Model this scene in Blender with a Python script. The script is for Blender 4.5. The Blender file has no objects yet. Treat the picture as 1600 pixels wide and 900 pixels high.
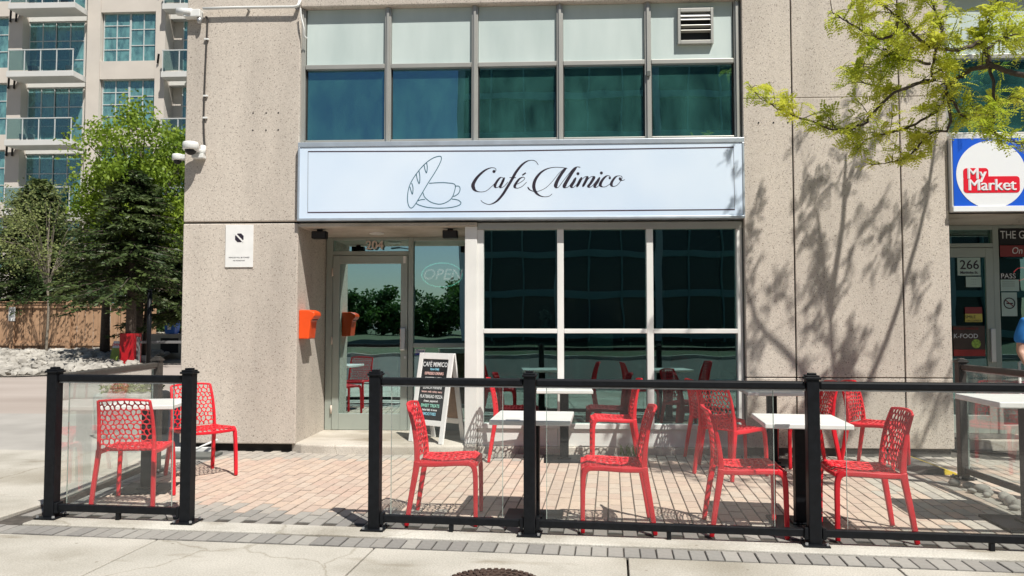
import bpy, bmesh, math, random
from mathutils import Vector, Matrix, Euler
R = math.radians
rnd = random.Random(7)
sc = bpy.context.scene
COL = sc.collection

# ------------------------------------------------------------------ camera, sky, sun, exposure
CAM_H = 1.42; YAW = R(2.8); PIT = R(2.6)
cam = bpy.data.cameras.new('camera'); cam.lens = 27.0; cam.sensor_width = 36.0
cam.clip_start = 0.05; cam.clip_end = 2000
co = bpy.data.objects.new('camera', cam); COL.objects.link(co)
co.location = (0, 0, CAM_H); co.rotation_euler = (R(90) + PIT, 0, YAW)
sc.camera = co
LIGHT = Vector((-.39, .54, -1.0)).normalized()          # the way the sunlight travels
SUN_EL = math.asin(-LIGHT.z); SUN_AZ = math.atan2(-LIGHT.x, -LIGHT.y)
world = bpy.data.worlds.new('World'); sc.world = world; world.use_nodes = True
wn = world.node_tree.nodes; wl = world.node_tree.links
sky = wn.new('ShaderNodeTexSky'); sky.sky_type = 'NISHITA'; sky.sun_disc = False
sky.sun_elevation = SUN_EL; sky.sun_rotation = SUN_AZ; sky.air_density = 1.0; sky.dust_density = .6; sky.ozone_density = 1.3
wl.new(sky.outputs[0], wn['Background'].inputs[0]); wn['Background'].inputs[1].default_value = 0.05
sun = bpy.data.lights.new('sun', 'SUN'); sun.energy = 5.0; sun.angle = R(.55); sun.color = (1, .955, .88)
so = bpy.data.objects.new('sun', sun); COL.objects.link(so)
so.rotation_euler = LIGHT.to_track_quat('-Z', 'Y').to_euler()
sc.view_settings.view_transform = 'Standard'; sc.view_settings.look = 'None'
sc.view_settings.exposure = 0.30; sc.view_settings.gamma = 1.0
try: sc.view_settings.use_curve_mapping = False
except Exception: pass
sc.cycles.max_bounces = 8; sc.cycles.transparent_max_bounces = 24; sc.cycles.glossy_bounces = 5
sc.cycles.sample_clamp_indirect = 6.0
sc.cycles.use_denoising = True

# ------------------------------------------------------------------ materials
MATS = {}
def nt(name):
    m = bpy.data.materials.new(name); m.use_nodes = True
    n = m.node_tree.nodes; l = m.node_tree.links
    return m, n, l, n['Principled BSDF']
def mat(name, col, rough=.6, var=.0, scale=6., bump=0., bscale=80., metal=0., spec=.5, col2=None, detail=6., attr=None, stretch=None):
    """principled material with noise tint (var), optional second colour, optional bump"""
    m, n, l, b = nt(name)
    b.inputs['Roughness'].default_value = rough; b.inputs['Metallic'].default_value = metal
    b.inputs['Specular IOR Level'].default_value = spec
    tc = n.new('ShaderNodeTexCoord'); src = tc.outputs['Object']
    if stretch:
        mp = n.new('ShaderNodeMapping'); mp.inputs['Scale'].default_value = stretch
        l.new(src, mp.inputs[0]); src = mp.outputs[0]
    out = None
    c = (*col, 1)
    if var or col2:
        nz = n.new('ShaderNodeTexNoise'); nz.inputs['Scale'].default_value = scale; nz.inputs['Detail'].default_value = detail
        l.new(src, nz.inputs['Vector'])
        rp = n.new('ShaderNodeValToRGB'); rp.color_ramp.elements[0].position = .3; rp.color_ramp.elements[1].position = .7
        c2 = (*col2, 1) if col2 else tuple(min(1, x * (1 + var)) for x in col) + (1,)
        c1 = c if col2 else tuple(x * (1 - var) for x in col) + (1,)
        rp.color_ramp.elements[0].color = c1; rp.color_ramp.elements[1].color = c2
        l.new(nz.outputs['Fac'], rp.inputs[0]); out = rp.outputs[0]
    if attr:
        at = n.new('ShaderNodeAttribute'); at.attribute_name = attr
        mx = n.new('ShaderNodeMix'); mx.data_type = 'RGBA'; mx.blend_type = 'MULTIPLY'; mx.inputs[0].default_value = 1
        if out: l.new(out, mx.inputs[6])
        else: mx.inputs[6].default_value = c
        l.new(at.outputs['Color'], mx.inputs[7]); out = mx.outputs[2]
    if out: l.new(out, b.inputs['Base Color'])
    else: b.inputs['Base Color'].default_value = c
    if bump:
        nb = n.new('ShaderNodeTexNoise'); nb.inputs['Scale'].default_value = bscale; nb.inputs['Detail'].default_value = 4
        l.new(src, nb.inputs['Vector'])
        bp = n.new('ShaderNodeBump'); bp.inputs['Strength'].default_value = bump; bp.inputs['Distance'].default_value = .01
        l.new(nb.outputs['Fac'], bp.inputs['Height']); l.new(bp.outputs[0], b.inputs['Normal'])
    MATS[name] = m
    return m
def aggregate(name, base, dark, light):
    """exposed-aggregate precast concrete: pale matrix, pebbles of several tones, weather streaks"""
    m, n, l, b = nt(name); b.inputs['Roughness'].default_value = .85; b.inputs['Specular IOR Level'].default_value = .25
    tc = n.new('ShaderNodeTexCoord'); src = tc.outputs['Object']
    vo = n.new('ShaderNodeTexVoronoi'); vo.inputs['Scale'].default_value = 110; l.new(src, vo.inputs['Vector'])
    sx = n.new('ShaderNodeSeparateColor'); l.new(vo.outputs['Color'], sx.inputs[0])
    rp = n.new('ShaderNodeValToRGB'); e = rp.color_ramp.elements
    e[0].position = 0; e[0].color = (*dark, 1); rp.color_ramp.interpolation = 'LINEAR'; e[1].position = 1; e[1].color = (*light, 1)
    for p, c in ((.03, dark), (.05, tuple(x * .8 for x in base)), (.22, base), (.8, base)):
        q = e.new(p); q.color = (*c, 1)
    l.new(sx.outputs[0], rp.inputs[0])
    # darker pin holes
    nz = n.new('ShaderNodeTexNoise'); nz.inputs['Scale'].default_value = 130; nz.inputs['Detail'].default_value = 2; l.new(src, nz.inputs['Vector'])
    r2 = n.new('ShaderNodeValToRGB'); r2.color_ramp.elements[0].position = .27; r2.color_ramp.elements[0].color = (.45, .43, .4, 1); r2.color_ramp.elements[1].position = .42; r2.color_ramp.elements[1].color = (1, 1, 1, 1)
    l.new(nz.outputs['Fac'], r2.inputs[0])
    mp = n.new('ShaderNodeMapping'); mp.inputs['Scale'].default_value = (2.2, 2.2, .5); l.new(src, mp.inputs[0])
    ns = n.new('ShaderNodeTexNoise'); ns.inputs['Scale'].default_value = 1.0; ns.inputs['Detail'].default_value = 7; l.new(mp.outputs[0], ns.inputs['Vector'])
    r3 = n.new('ShaderNodeValToRGB'); r3.color_ramp.elements[0].position = .3; r3.color_ramp.elements[0].color = (.80, .79, .77, 1); r3.color_ramp.elements[1].position = .65; r3.color_ramp.elements[1].color = (1.04, 1.03, 1.0, 1)
    l.new(ns.outputs['Fac'], r3.inputs[0])
    m1 = n.new('ShaderNodeMix'); m1.data_type = 'RGBA'; m1.blend_type = 'MULTIPLY'; m1.inputs[0].default_value = 1
    m2 = n.new('ShaderNodeMix'); m2.data_type = 'RGBA'; m2.blend_type = 'MULTIPLY'; m2.inputs[0].default_value = 1
    l.new(rp.outputs[0], m1.inputs[6]); l.new(r2.outputs[0], m1.inputs[7]); l.new(m1.outputs[2], m2.inputs[6]); l.new(r3.outputs[0], m2.inputs[7])
    l.new(m2.outputs[2], b.inputs['Base Color'])
    bp = n.new('ShaderNodeBump'); bp.inputs['Strength'].default_value = .35; bp.inputs['Distance'].default_value = .006
    l.new(nz.outputs['Fac'], bp.inputs['Height']); l.new(bp.outputs[0], b.inputs['Normal'])
    MATS[name] = m
def glass(name, tint, refl, rcol=(1, 1, 1), rough=.0, dust=None, dustfac=0., wobble=0., graze=1.):
    """window glass: tinted see-through mixed with a mirror part that grows at grazing angles; optional dust film"""
    m, n, l, b = nt(name); n.remove(b); out = n['Material Output']
    tr = n.new('ShaderNodeBsdfTransparent'); tr.inputs[0].default_value = (*tint, 1)
    gl = n.new('ShaderNodeBsdfGlossy'); gl.inputs['Color'].default_value = (*rcol, 1); gl.inputs['Roughness'].default_value = rough
    fr = n.new('ShaderNodeFresnel'); fr.inputs[0].default_value = 1.45
    ma = n.new('ShaderNodeMath'); ma.operation = 'ADD'; ma.use_clamp = True; ma.inputs[1].default_value = refl; fm = n.new('ShaderNodeMath'); fm.operation = 'MULTIPLY'; fm.inputs[1].default_value = graze; l.new(fr.outputs[0], fm.inputs[0]); l.new(fm.outputs[0], ma.inputs[0])
    mx = n.new('ShaderNodeMixShader'); l.new(ma.outputs[0], mx.inputs[0]); l.new(tr.outputs[0], mx.inputs[1]); l.new(gl.outputs[0], mx.inputs[2])
    if wobble:
        tc = n.new('ShaderNodeTexCoord'); nz = n.new('ShaderNodeTexNoise'); nz.inputs['Scale'].default_value = 1.7; nz.inputs['Detail'].default_value = 1
        l.new(tc.outputs['Object'], nz.inputs['Vector'])
        bp = n.new('ShaderNodeBump'); bp.inputs['Strength'].default_value = wobble; bp.inputs['Distance'].default_value = .02
        l.new(nz.outputs['Fac'], bp.inputs['Height']); l.new(bp.outputs[0], gl.inputs['Normal'])
    last = mx
    if dust:
        df = n.new('ShaderNodeBsdfDiffuse'); df.inputs[0].default_value = (*dust, 1)
        tc = n.new('ShaderNodeTexCoord'); nz = n.new('ShaderNodeTexNoise'); nz.inputs['Scale'].default_value = 3.; nz.inputs['Detail'].default_value = 8
        mp = n.new('ShaderNodeMapping'); mp.inputs['Scale'].default_value = (1.5, 1, .7); l.new(tc.outputs['Object'], mp.inputs[0]); l.new(mp.outputs[0], nz.inputs['Vector'])
        mr = n.new('ShaderNodeMapRange'); mr.inputs[1].default_value = .3; mr.inputs[2].default_value = .75; mr.inputs[3].default_value = dustfac * .4; mr.inputs[4].default_value = dustfac * 1.5
        l.new(nz.outputs['Fac'], mr.inputs[0])
        m2 = n.new('ShaderNodeMixShader'); l.new(mr.outputs[0], m2.inputs[0]); l.new(mx.outputs[0], m2.inputs[1]); l.new(df.outputs[0], m2.inputs[2]); last = m2
    l.new(last.outputs[0], out.inputs[0]); MATS[name] = m
def leafmat(name, c1, c2, trans=.35, scale=3.):
    m, n, l, b = nt(name); n.remove(b); out = n['Material Output']
    tc = n.new('ShaderNodeTexCoord'); nz = n.new('ShaderNodeTexNoise'); nz.inputs['Scale'].default_value = scale; nz.inputs['Detail'].default_value = 5
    l.new(tc.outputs['Object'], nz.inputs['Vector'])
    rp = n.new('ShaderNodeValToRGB'); rp.color_ramp.elements[0].position = .32; rp.color_ramp.elements[1].position = .68
    rp.color_ramp.elements[0].color = (*c1, 1); rp.color_ramp.elements[1].color = (*c2, 1); l.new(nz.outputs['Fac'], rp.inputs[0])
    df = n.new('ShaderNodeBsdfPrincipled'); df.inputs['Roughness'].default_value = .5; df.inputs['Specular IOR Level'].default_value = .3
    tl = n.new('ShaderNodeBsdfTranslucent'); mx = n.new('ShaderNodeMixShader'); mx.inputs[0].default_value = trans
    l.new(rp.outputs[0], df.inputs['Base Color']); l.new(rp.outputs[0], tl.inputs[0])
    l.new(df.outputs[0], mx.inputs[1]); l.new(tl.outputs[0], mx.inputs[2]); l.new(mx.outputs[0], out.inputs[0]); MATS[name] = m
def emit(name, col, s):
    m, n, l, b = nt(name); b.inputs['Base Color'].default_value = (*col, 1)
    b.inputs['Emission Color'].default_value = (*col, 1); b.inputs['Emission Strength'].default_value = s; MATS[name] = m

def stained(name, c1, c2, rough=.85):
    """walked-on concrete: cloudy tone, dark stains, gum spots, fine grit and hair cracks"""
    m, n, l, b = nt(name); b.inputs['Roughness'].default_value = rough; b.inputs['Specular IOR Level'].default_value = .22
    tc = n.new('ShaderNodeTexCoord'); src = tc.outputs['Object']
    def noise(sc_, det, lo, hi, ca, cb, st=None):
        z = n.new('ShaderNodeTexNoise'); z.inputs['Scale'].default_value = sc_; z.inputs['Detail'].default_value = det; v = src
        if st: mp = n.new('ShaderNodeMapping'); mp.inputs['Scale'].default_value = st; l.new(src, mp.inputs[0]); v = mp.outputs[0]
        l.new(v, z.inputs['Vector']); r = n.new('ShaderNodeValToRGB'); e = r.color_ramp.elements; e[0].position = lo; e[1].position = hi; e[0].color = (*ca, 1); e[1].color = (*cb, 1); l.new(z.outputs['Fac'], r.inputs[0]); return r.outputs[0], z
    def mul(a, c):
        x = n.new('ShaderNodeMix'); x.data_type = 'RGBA'; x.blend_type = 'MULTIPLY'; x.inputs[0].default_value = 1; l.new(a, x.inputs[6]); l.new(c, x.inputs[7]); return x.outputs[2]
    out, _ = noise(1.6, 9, .3, .7, c1, c2)
    a, _ = noise(.8, 6, .36, .52, (.76, .74, .70), (1, 1, 1)); out = mul(out, a)
    a, _ = noise(3.2, 5, .28, .40, (.70, .67, .62), (1, 1, 1), (.5, 1.6, 1)); out = mul(out, a)
    a, g = noise(95, 3, .30, .62, (.80, .79, .77), (1.08, 1.08, 1.07)); out = mul(out, a)
    vo = n.new('ShaderNodeTexVoronoi'); vo.inputs['Scale'].default_value = 5.5; l.new(src, vo.inputs['Vector'])
    r = n.new('ShaderNodeValToRGB'); e = r.color_ramp.elements; e[0].position = .045; e[0].color = (.62, .60, .57, 1); e[1].position = .075; e[1].color = (1, 1, 1, 1); l.new(vo.outputs['Distance'], r.inputs[0]); out = mul(out, r.outputs[0])
    vd = n.new('ShaderNodeTexVoronoi'); vd.feature = 'DISTANCE_TO_EDGE'; vd.inputs['Scale'].default_value = .30
    zz = n.new('ShaderNodeTexNoise'); zz.inputs['Scale'].default_value = 3; zz.inputs['Detail'].default_value = 6; l.new(src, zz.inputs['Vector'])
    vm = n.new('ShaderNodeVectorMath'); vm.operation = 'MULTIPLY_ADD'; vm.inputs[1].default_value = (.35, .35, 0); l.new(zz.outputs['Color'], vm.inputs[0]); l.new(src, vm.inputs[2]); l.new(vm.outputs[0], vd.inputs['Vector'])
    r = n.new('ShaderNodeValToRGB'); e = r.color_ramp.elements; e[0].position = .0; e[0].color = (.74, .72, .68, 1); e[1].position = .0022; e[1].color = (1, 1, 1, 1); l.new(vd.outputs['Distance'], r.inputs[0]); out = mul(out, r.outputs[0])
    l.new(out, b.inputs['Base Color'])
    bp = n.new('ShaderNodeBump'); bp.inputs['Strength'].default_value = .3; bp.inputs['Distance'].default_value = .008; l.new(g.outputs['Fac'], bp.inputs['Height']); l.new(bp.outputs[0], b.inputs['Normal'])
    MATS[name] = m
aggregate('precast', (.575, .52, .465), (.30, .26, .23), (.66, .61, .555))
aggregate('precast_dark', (.40, .37, .32), (.13, .11, .10), (.5, .47, .42))
stained('sidewalk', (.41, .39, .345), (.52, .495, .445))
stained('kerb', (.43, .41, .37), (.56, .54, .49))
stained('step', (.46, .42, .365), (.60, .56, .50))
mat('paver', (.86, .86, .86), .85, scale=26, col2=(1, 1, 1), bump=.35, bscale=120, spec=.25, attr='tone')
mat('sand', (.075, .065, .055), .95, .3, 20)
mat('asphalt', (.075, .073, .07), .9, .25, 4, bump=.4, bscale=160)
mat('old_asphalt', (.32, .305, .28), .9, scale=1.2, col2=(.42, .40, .37), bump=.3, bscale=130, detail=9)
mat('pink_asphalt', (.33, .28, .245), .9, scale=.5, col2=(.44, .385, .345), bump=.2, bscale=130, detail=9, stretch=(.3, 1, 1))
mat('soil', (.22, .20, .17), .95, .4, 3)
mat('alu', (.42, .415, .38), .42, .06, 3, metal=.45)
mat('alu_white', (.72, .72, .69), .45, .05, 3)
mat('alu_green', (.36, .40, .36), .45, .06, 3, metal=.3)
mat('alu_dark', (.13, .14, .13), .45, .1, 3, metal=.3)
mat('spandrel', (.46, .545, .53), .4, scale=1.6, col2=(.57, .65, .63), spec=.15, stretch=(2, 1, .5), detail=8)
mat('black_metal', (.006, .007, .009), .48, .3, 30, spec=.22)
mat('brown_metal', (.05, .045, .04), .45, .2, 30)
mat('galv', (.45, .46, .47), .4, .15, 20, metal=.7)
mat('red_plastic', (.58, .008, .020), .42, scale=5, col2=(.74, .018, .032), spec=.45, bump=.04, bscale=40)
mat('tabletop', (.80, .79, .76), .4, scale=5, col2=(.70, .69, .66), stretch=(1, 4, 1), detail=8)
mat('orange_red', (.80, .085, .012), .35, .05, 6)
mat('sign_face', (.56, .69, .85), .26, scale=.9, col2=(.68, .78, .89), spec=.25, detail=2)  # two soft blues put a sky reflection gradient into the face colour
mat('sign_trim', (.50, .56, .62), .35, .1, 6, metal=.5)
mat('ink_dark', (.025, .018, .03), .45)
mat('ink_teal', (.03, .12, .17), .45)
mat('ink_border', (.05, .03, .05), .45)
mat('white_plastic', (.72, .73, .71), .4, .04, 8)
mat('white_paint', (.80, .80, .78), .45, .05, 8)
mat('chalkboard', (.018, .020, .022), .55, .5, 6)
mat('chalk', (.78, .80, .80), .9)
mat('chalk_blue', (.30, .68, .85), .9)
mat('chalk_green', (.35, .78, .62), .9)
mat('chalk_pink', (.85, .55, .50), .9)
mat('hardboard', (.33, .21, .13), .7, .25, 8)
mat('dark', (.012, .012, .013), .7)
mat('gap', (.02, .018, .016), .9)
mat('steel', (.6, .6, .6), .28, .05, 10, metal=.9)
mat('bronze_number', (.62, .52, .44), .4)
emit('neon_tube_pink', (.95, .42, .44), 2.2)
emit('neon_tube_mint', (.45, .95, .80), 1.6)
mat('blue_sticker', (.02, .03, .30), .4)
mat('market_blue', (.010, .10, .62), .35, .04, 3)
mat('market_red', (.72, .012, .03), .35)
mat('market_white', (.80, .82, .84), .35)
mat('paper', (.42, .55, .50), .7, .05, 5)
mat('paper_white', (.72, .74, .74), .7)
mat('poster_red', (.30, .03, .025), .6, .3, 5)
mat('poster_dark', (.06, .04, .03), .6, .3, 5)
mat('poster_yellow', (.55, .48, .10), .6)
mat('lettuce', (.25, .38, .06), .6, .5, 40)
mat('maroon', (.22, .03, .03), .5)
emit('neon_red', (1, .06, .07), 1.6)
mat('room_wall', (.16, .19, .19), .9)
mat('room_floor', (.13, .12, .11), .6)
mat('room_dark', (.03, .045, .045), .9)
glass('shop_glass', (.42, .58, .55), .21, (.62, .95, .93), wobble=.06)
glass('door_glass', (.42, .55, .52), .58, (.74, 1.0, 1.0), wobble=.05)
glass('upper_glass', (.30, .42, .40), .30, (.37, .71, .98), dust=(.11, .38, .33), dustfac=.17, wobble=.05)
glass('fence_glass', (.97, .985, .98), .012, dust=(.8, .8, .76), dustfac=.016, graze=.28)
glass('glass_edge', (.55, .72, .66), .25, dust=(.5, .6, .55), dustfac=.4)
glass('condo_glass', (.45, .66, .66), .22, (.70, .95, 1.0), dust=(.24, .52, .52), dustfac=.42)
glass('balcony_glass', (.55, .68, .66), .10, (.85, .98, .95))
mat('condo_wall', (.60, .55, .49), .85, .06, 1.0)
mat('condo_slab', (.60, .60, .58), .8, .05, 1)
mat('condo_frame', (.55, .57, .56), .5)
mat('condo_room', (.12, .20, .21), .8, .5, .6)
mat('blind', (.50, .72, .68), .8)
mat('cedar', (.36, .215, .125), .75, scale=3, col2=(.48, .30, .18), stretch=(6, 6, .6), detail=8)
mat('bark', (.075, .058, .045), .9, .35, 14, bump=.6, bscale=30)
mat('bark_pale', (.22, .19, .15), .9, .3, 14)
leafmat('needles', (.020, .045, .015), (.11, .15, .045), .15, 1.1)
leafmat('needles_old', (.045, .065, .02), (.13, .15, .05), .15, 1.2)
leafmat('maple_leaf', (.12, .21, .022), (.33, .44, .05), .42, 1.2)
leafmat('young_leaf', (.16, .20, .06), (.30, .34, .13), .4, 1.2)
leafmat('locust_leaf', (.40, .49, .04), (.72, .72, .11), .5, 2.5)
leafmat('dark_leaf', (.03, .075, .02), (.08, .16, .035), .3, .3)
leafmat('grass', (.06, .11, .02), (.16, .22, .05), .3, 8)
mat('white_stone', (.22, .205, .18), .9, scale=1.2, col2=(.50, .475, .425))
mat('verge_grass', (.03, .05, .015), .9, .4, 1)
mat('planter', (.40, .385, .36), .9, .2, 9, bump=.4)
mat('blue_bin', (.02, .16, .62), .4, .05, 6)
mat('red_box', (.42, .006, .012), .45, .1, 5)
mat('warn_yellow', (.52, .48, .04), .5)
mat('lime', (.25, .33, .05), .5)
mat('low_wall', (.50, .47, .40), .85, .15, 3)
mat('yellow_edge', (.62, .46, .03), .6, .15, 20)
mat('rubber', (.10, .095, .085), .85, .2, 20)
mat('cast_iron', (.085, .055, .042), .65, .4, 30, metal=.2)
mat('office_glass', (.03, .05, .055), .15, spec=.6)
mat('office_band', (.22, .36, .35), .4)
mat('lamp_grey', (.18, .18, .18), .5)
mat('skin', (.50, .30, .22), .55, .06, 10)
mat('shirt_blue', (.02, .19, .55), .8, .08, 20)
mat('trousers', (.03, .035, .05), .85)
mat('hair', (.02, .015, .012), .6)
mat('purple', (.16, .05, .30), .6)
mat('pink', (.75, .30, .45), .6)
mat('shoe', (.03, .03, .03), .6)
mat('bulb', (.75, .72, .62), .3)
mat('foil', (.75, .75, .72), .3)

# ------------------------------------------------------------------ mesh helpers
def tag(o, label=None, cat=None, group=None, kind=None):
    if label: o['label'] = label
    if cat: o['category'] = cat
    if group: o['group'] = group
    if kind: o['kind'] = kind
    return o
def empty(name, loc=(0, 0, 0), rz=0):
    o = bpy.data.objects.new(name, None); COL.objects.link(o); o.location = loc; o.rotation_euler = (0, 0, rz)
    o.empty_display_size = .1
    return o
def link(name, me, m=None, parent=None):
    o = bpy.data.objects.new(name, me); COL.objects.link(o)
    if m is not None and not me.materials: me.materials.append(MATS[m] if isinstance(m, str) else m)
    if parent is not None: o.parent = parent
    return o
class MB:
    def __init__(s): s.v = []; s.f = []; s.tone = []
    def add(s, vs, fs, tone=None):
        b = len(s.v); s.v += [tuple(p) for p in vs]; s.f += [tuple(i + b for i in q) for q in fs]
        if tone: s.tone += [tone] * len(vs)
        return s
    def box(s, x0, x1, y0, y1, z0, z1):
        return s.add([(x0, y0, z0), (x1, y0, z0), (x1, y1, z0), (x0, y1, z0), (x0, y0, z1), (x1, y0, z1), (x1, y1, z1), (x0, y1, z1)],
                     [(0, 3, 2, 1), (4, 5, 6, 7), (0, 1, 5, 4), (1, 2, 6, 5), (2, 3, 7, 6), (3, 0, 4, 7)])
    def obox(s, c, size, M):
        c = Vector(c); h = [k / 2 for k in size]
        vs = [c + M @ Vector((sx * h[0], sy * h[1], sz * h[2])) for sz in (-1, 1) for sx, sy in ((-1, -1), (1, -1), (1, 1), (-1, 1))]
        return s.add(vs, [(0, 3, 2, 1), (4, 5, 6, 7), (0, 1, 5, 4), (1, 2, 6, 5), (2, 3, 7, 6), (3, 0, 4, 7)])
    def bar(s, p, q, w, h, up=(0, 0, 1)):
        p, q = Vector(p), Vector(q); d = (q - p).normalized(); up = Vector(up)
        if abs(d.dot(up)) > .97: up = Vector((0, 1, 0))
        x = d.cross(up).normalized(); y = x.cross(d)
        vs = [e + x * a * w / 2 + y * b * h / 2 for e in (p, q) for a, b in ((-1, -1), (1, -1), (1, 1), (-1, 1))]
        return s.add(vs, [(3, 2, 1, 0), (4, 5, 6, 7), (0, 1, 5, 4), (1, 2, 6, 5), (2, 3, 7, 6), (3, 0, 4, 7)])
    def tube(s, pts, rad, n=8, cap=True):
        pts = [Vector(p) for p in pts]; k = len(pts)
        if not isinstance(rad, (list, tuple)): rad = [rad] * k
        vs = []; fs = []
        ref = Vector((0, 0, 1))
        for i, p in enumerate(pts):
            d = (pts[min(i + 1, k - 1)] - pts[max(i - 1, 0)]).normalized()
            r = ref if abs(d.dot(ref)) < .95 else Vector((0, 1, 0))
            x = d.cross(r).normalized(); y = x.cross(d)
            vs += [p + (x * math.cos(t) + y * math.sin(t)) * rad[i] for t in (2 * math.pi * j / n for j in range(n))]
        for i in range(k - 1):
            for j in range(n): fs.append((i * n + j, (i + 1) * n + j, (i + 1) * n + (j + 1) % n, i * n + (j + 1) % n))
        if cap: fs += [tuple(range(n)), tuple(reversed(range((k - 1) * n, k * n)))]
        return s.add(vs, fs)
    def sweep(s, pts, lat, w, t):
        """rectangular section swept along pts; lat = constant sideways axis, w = width along lat, t = thickness"""
        pts = [Vector(p) for p in pts]; lat = Vector(lat); k = len(pts); vs = []; fs = []
        for i, p in enumerate(pts):
            d = (pts[min(i + 1, k - 1)] - pts[max(i - 1, 0)]).normalized(); nn = d.cross(lat).normalized()
            wi = w[i] if isinstance(w, (list, tuple)) else w; ti = t[i] if isinstance(t, (list, tuple)) else t
            vs += [p + lat * a * wi / 2 + nn * b * ti / 2 for a, b in ((-1, -1), (1, -1), (1, 1), (-1, 1))]
        for i in range(k - 1):
            for j in range(4): fs.append((i * 4 + j, i * 4 + (j + 1) % 4, (i + 1) * 4 + (j + 1) % 4, (i + 1) * 4 + j))
        fs += [(3, 2, 1, 0), tuple(range(4 * k - 4, 4 * k))]
        return s.add(vs, fs)
    def prism(s, poly, axis, a, b):
        """extrude a 2-D polygon between a and b along axis 'x','y','z'"""
        def P(u, v, t): return {'x': (t, u, v), 'y': (u, t, v), 'z': (u, v, t)}[axis]
        n = len(poly)
        return s.add([P(u, v, a) for u, v in poly] + [P(u, v, b) for u, v in poly],
                     [tuple(reversed(range(n))), tuple(range(n, 2 * n))] + [(i, (i + 1) % n, n + (i + 1) % n, n + i) for i in range(n)])
    def mesh(s, name, smooth=False):
        me = bpy.data.meshes.new(name); me.from_pydata(s.v, [], s.f); me.update()
        if smooth: me.polygons.foreach_set('use_smooth', [True] * len(me.polygons))
        if s.tone:
            at = me.color_attributes.new('tone', 'FLOAT_COLOR', 'POINT')
            fl = []
            for t in s.tone: fl += [t[0], t[1], t[2], 1]
            at.data.foreach_set('color', fl)
        return me
    def build(s, name, m, parent=None, bevel=0, smooth=False, fix=True):
        me = s.mesh(name, smooth)
        if fix and not smooth and len(s.f) < 3000:
            bm = bmesh.new(); bm.from_mesh(me); bmesh.ops.recalc_face_normals(bm, faces=bm.faces); bm.to_mesh(me); bm.free()
        o = link(name, me, m, parent)
        if bevel:
            bv = o.modifiers.new('bevel', 'BEVEL'); bv.width = bevel; bv.segments = 2; bv.limit_method = 'ANGLE'
        return o
def BOX(name, m, parent, x0, x1, y0, y1, z0, z1, bevel=0.0):
    return MB().box(x0, x1, y0, y1, z0, z1).build(name, m, parent, bevel)
def bake(o, smooth=True, angle=None):
    """apply modifiers so that copies can share the finished mesh"""
    dg = bpy.context.evaluated_depsgraph_get(); dg.update()
    me = bpy.data.meshes.new_from_object(o.evaluated_get(dg))
    o.modifiers.clear(); o.data = me
    if smooth: me.polygons.foreach_set('use_smooth', [True] * len(me.polygons))
    return o
def copy_tree(o, parent=None):
    c = o.copy(); COL.objects.link(c); c.parent = parent
    for ch in o.children: copy_tree(ch, c)
    return c
def spline(pts, n=8, closed=False):
    """Catmull-Rom through points"""
    P = [Vector(p) for p in pts]; out = []; k = len(P)
    rng = range(k if closed else k - 1)
    for i in rng:
        p0 = P[(i - 1) % k] if closed or i > 0 else P[0]; p1 = P[i]; p2 = P[(i + 1) % k]; p3 = P[(i + 2) % k] if closed or i + 2 < k else P[-1]
        for j in range(n):
            t = j / n
            out.append(.5 * ((2 * p1) + (-p0 + p2) * t + (2 * p0 - 5 * p1 + 4 * p2 - p3) * t * t + (-p0 + 3 * p1 - 3 * p2 + p3) * t ** 3))
    if not closed: out.append(P[-1])
    return out
def text_mesh(s, size, weight=0., shear=0., align='CENTER', spacing=1., xs=1.):
    cu = bpy.data.curves.new('lettering', 'FONT'); cu.body = s; cu.size = size; cu.align_x = align; cu.align_y = 'CENTER'
    cu.offset = weight; cu.shear = shear; cu.space_character = spacing; cu.extrude = .0006; cu.resolution_u = 3
    o = bpy.data.objects.new('lettering', cu); COL.objects.link(o)
    dg = bpy.context.evaluated_depsgraph_get(); dg.update()
    me = bpy.data.meshes.new_from_object(o.evaluated_get(dg)); bpy.data.objects.remove(o)
    me.materials.clear()
    if xs != 1:
        for v in me.vertices: v.co.x *= xs
    return me
def TEXT(s, m, parent, x, y, z, size, name='lettering', rx=90, rz=0, **k):
    """lettering standing in the XZ plane and facing -Y"""
    o = link(name, text_mesh(s, size, **k), m, parent); o.location = (x, y, z); o.rotation_euler = (R(rx), 0, R(rz)); return o
def project(p):
    c, s_ = math.cos(YAW), math.sin(YAW); x = p[0] * c + p[1] * s_; f = -p[0] * s_ + p[1] * c; z = p[2] - CAM_H
    cp, sp = math.cos(PIT), math.sin(PIT); d = f * cp + z * sp; u = -f * sp + z * cp
    return (800 + 1200 * x / d, 450 - 1200 * u / d, d) if d > .1 else (-9e3, -9e3, d)

# ------------------------------------------------------------------ ground, pavements
FA = math.atan(-.08); FO = Vector((0, 5.19, 0)); FU = Vector((math.cos(FA), math.sin(FA), 0)); FV = Vector((-math.sin(FA), math.cos(FA), 0))
def FP(u, v, z=0): return FO + FU * u + FV * v + Vector((0, 0, z))      # along / across the terrace edge
FM = Matrix.Rotation(FA, 3, 'Z')
WALL = 8.40
def sheet(name, m, pts, z, parent=None):
    o = MB().add([(p[0], p[1], z) for p in pts], [tuple(range(len(pts)))]).build(name, m, parent)
    if parent is None: tag(o, kind='structure')
    return o
sheet('ground', 'asphalt', [(-600, -600), (600, -600), (600, 600), (-600, 600)], -.16)
sheet('street', 'asphalt', [(-200, -16), (200, -16), (200, .9), (-200, .9)], -.15)
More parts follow.
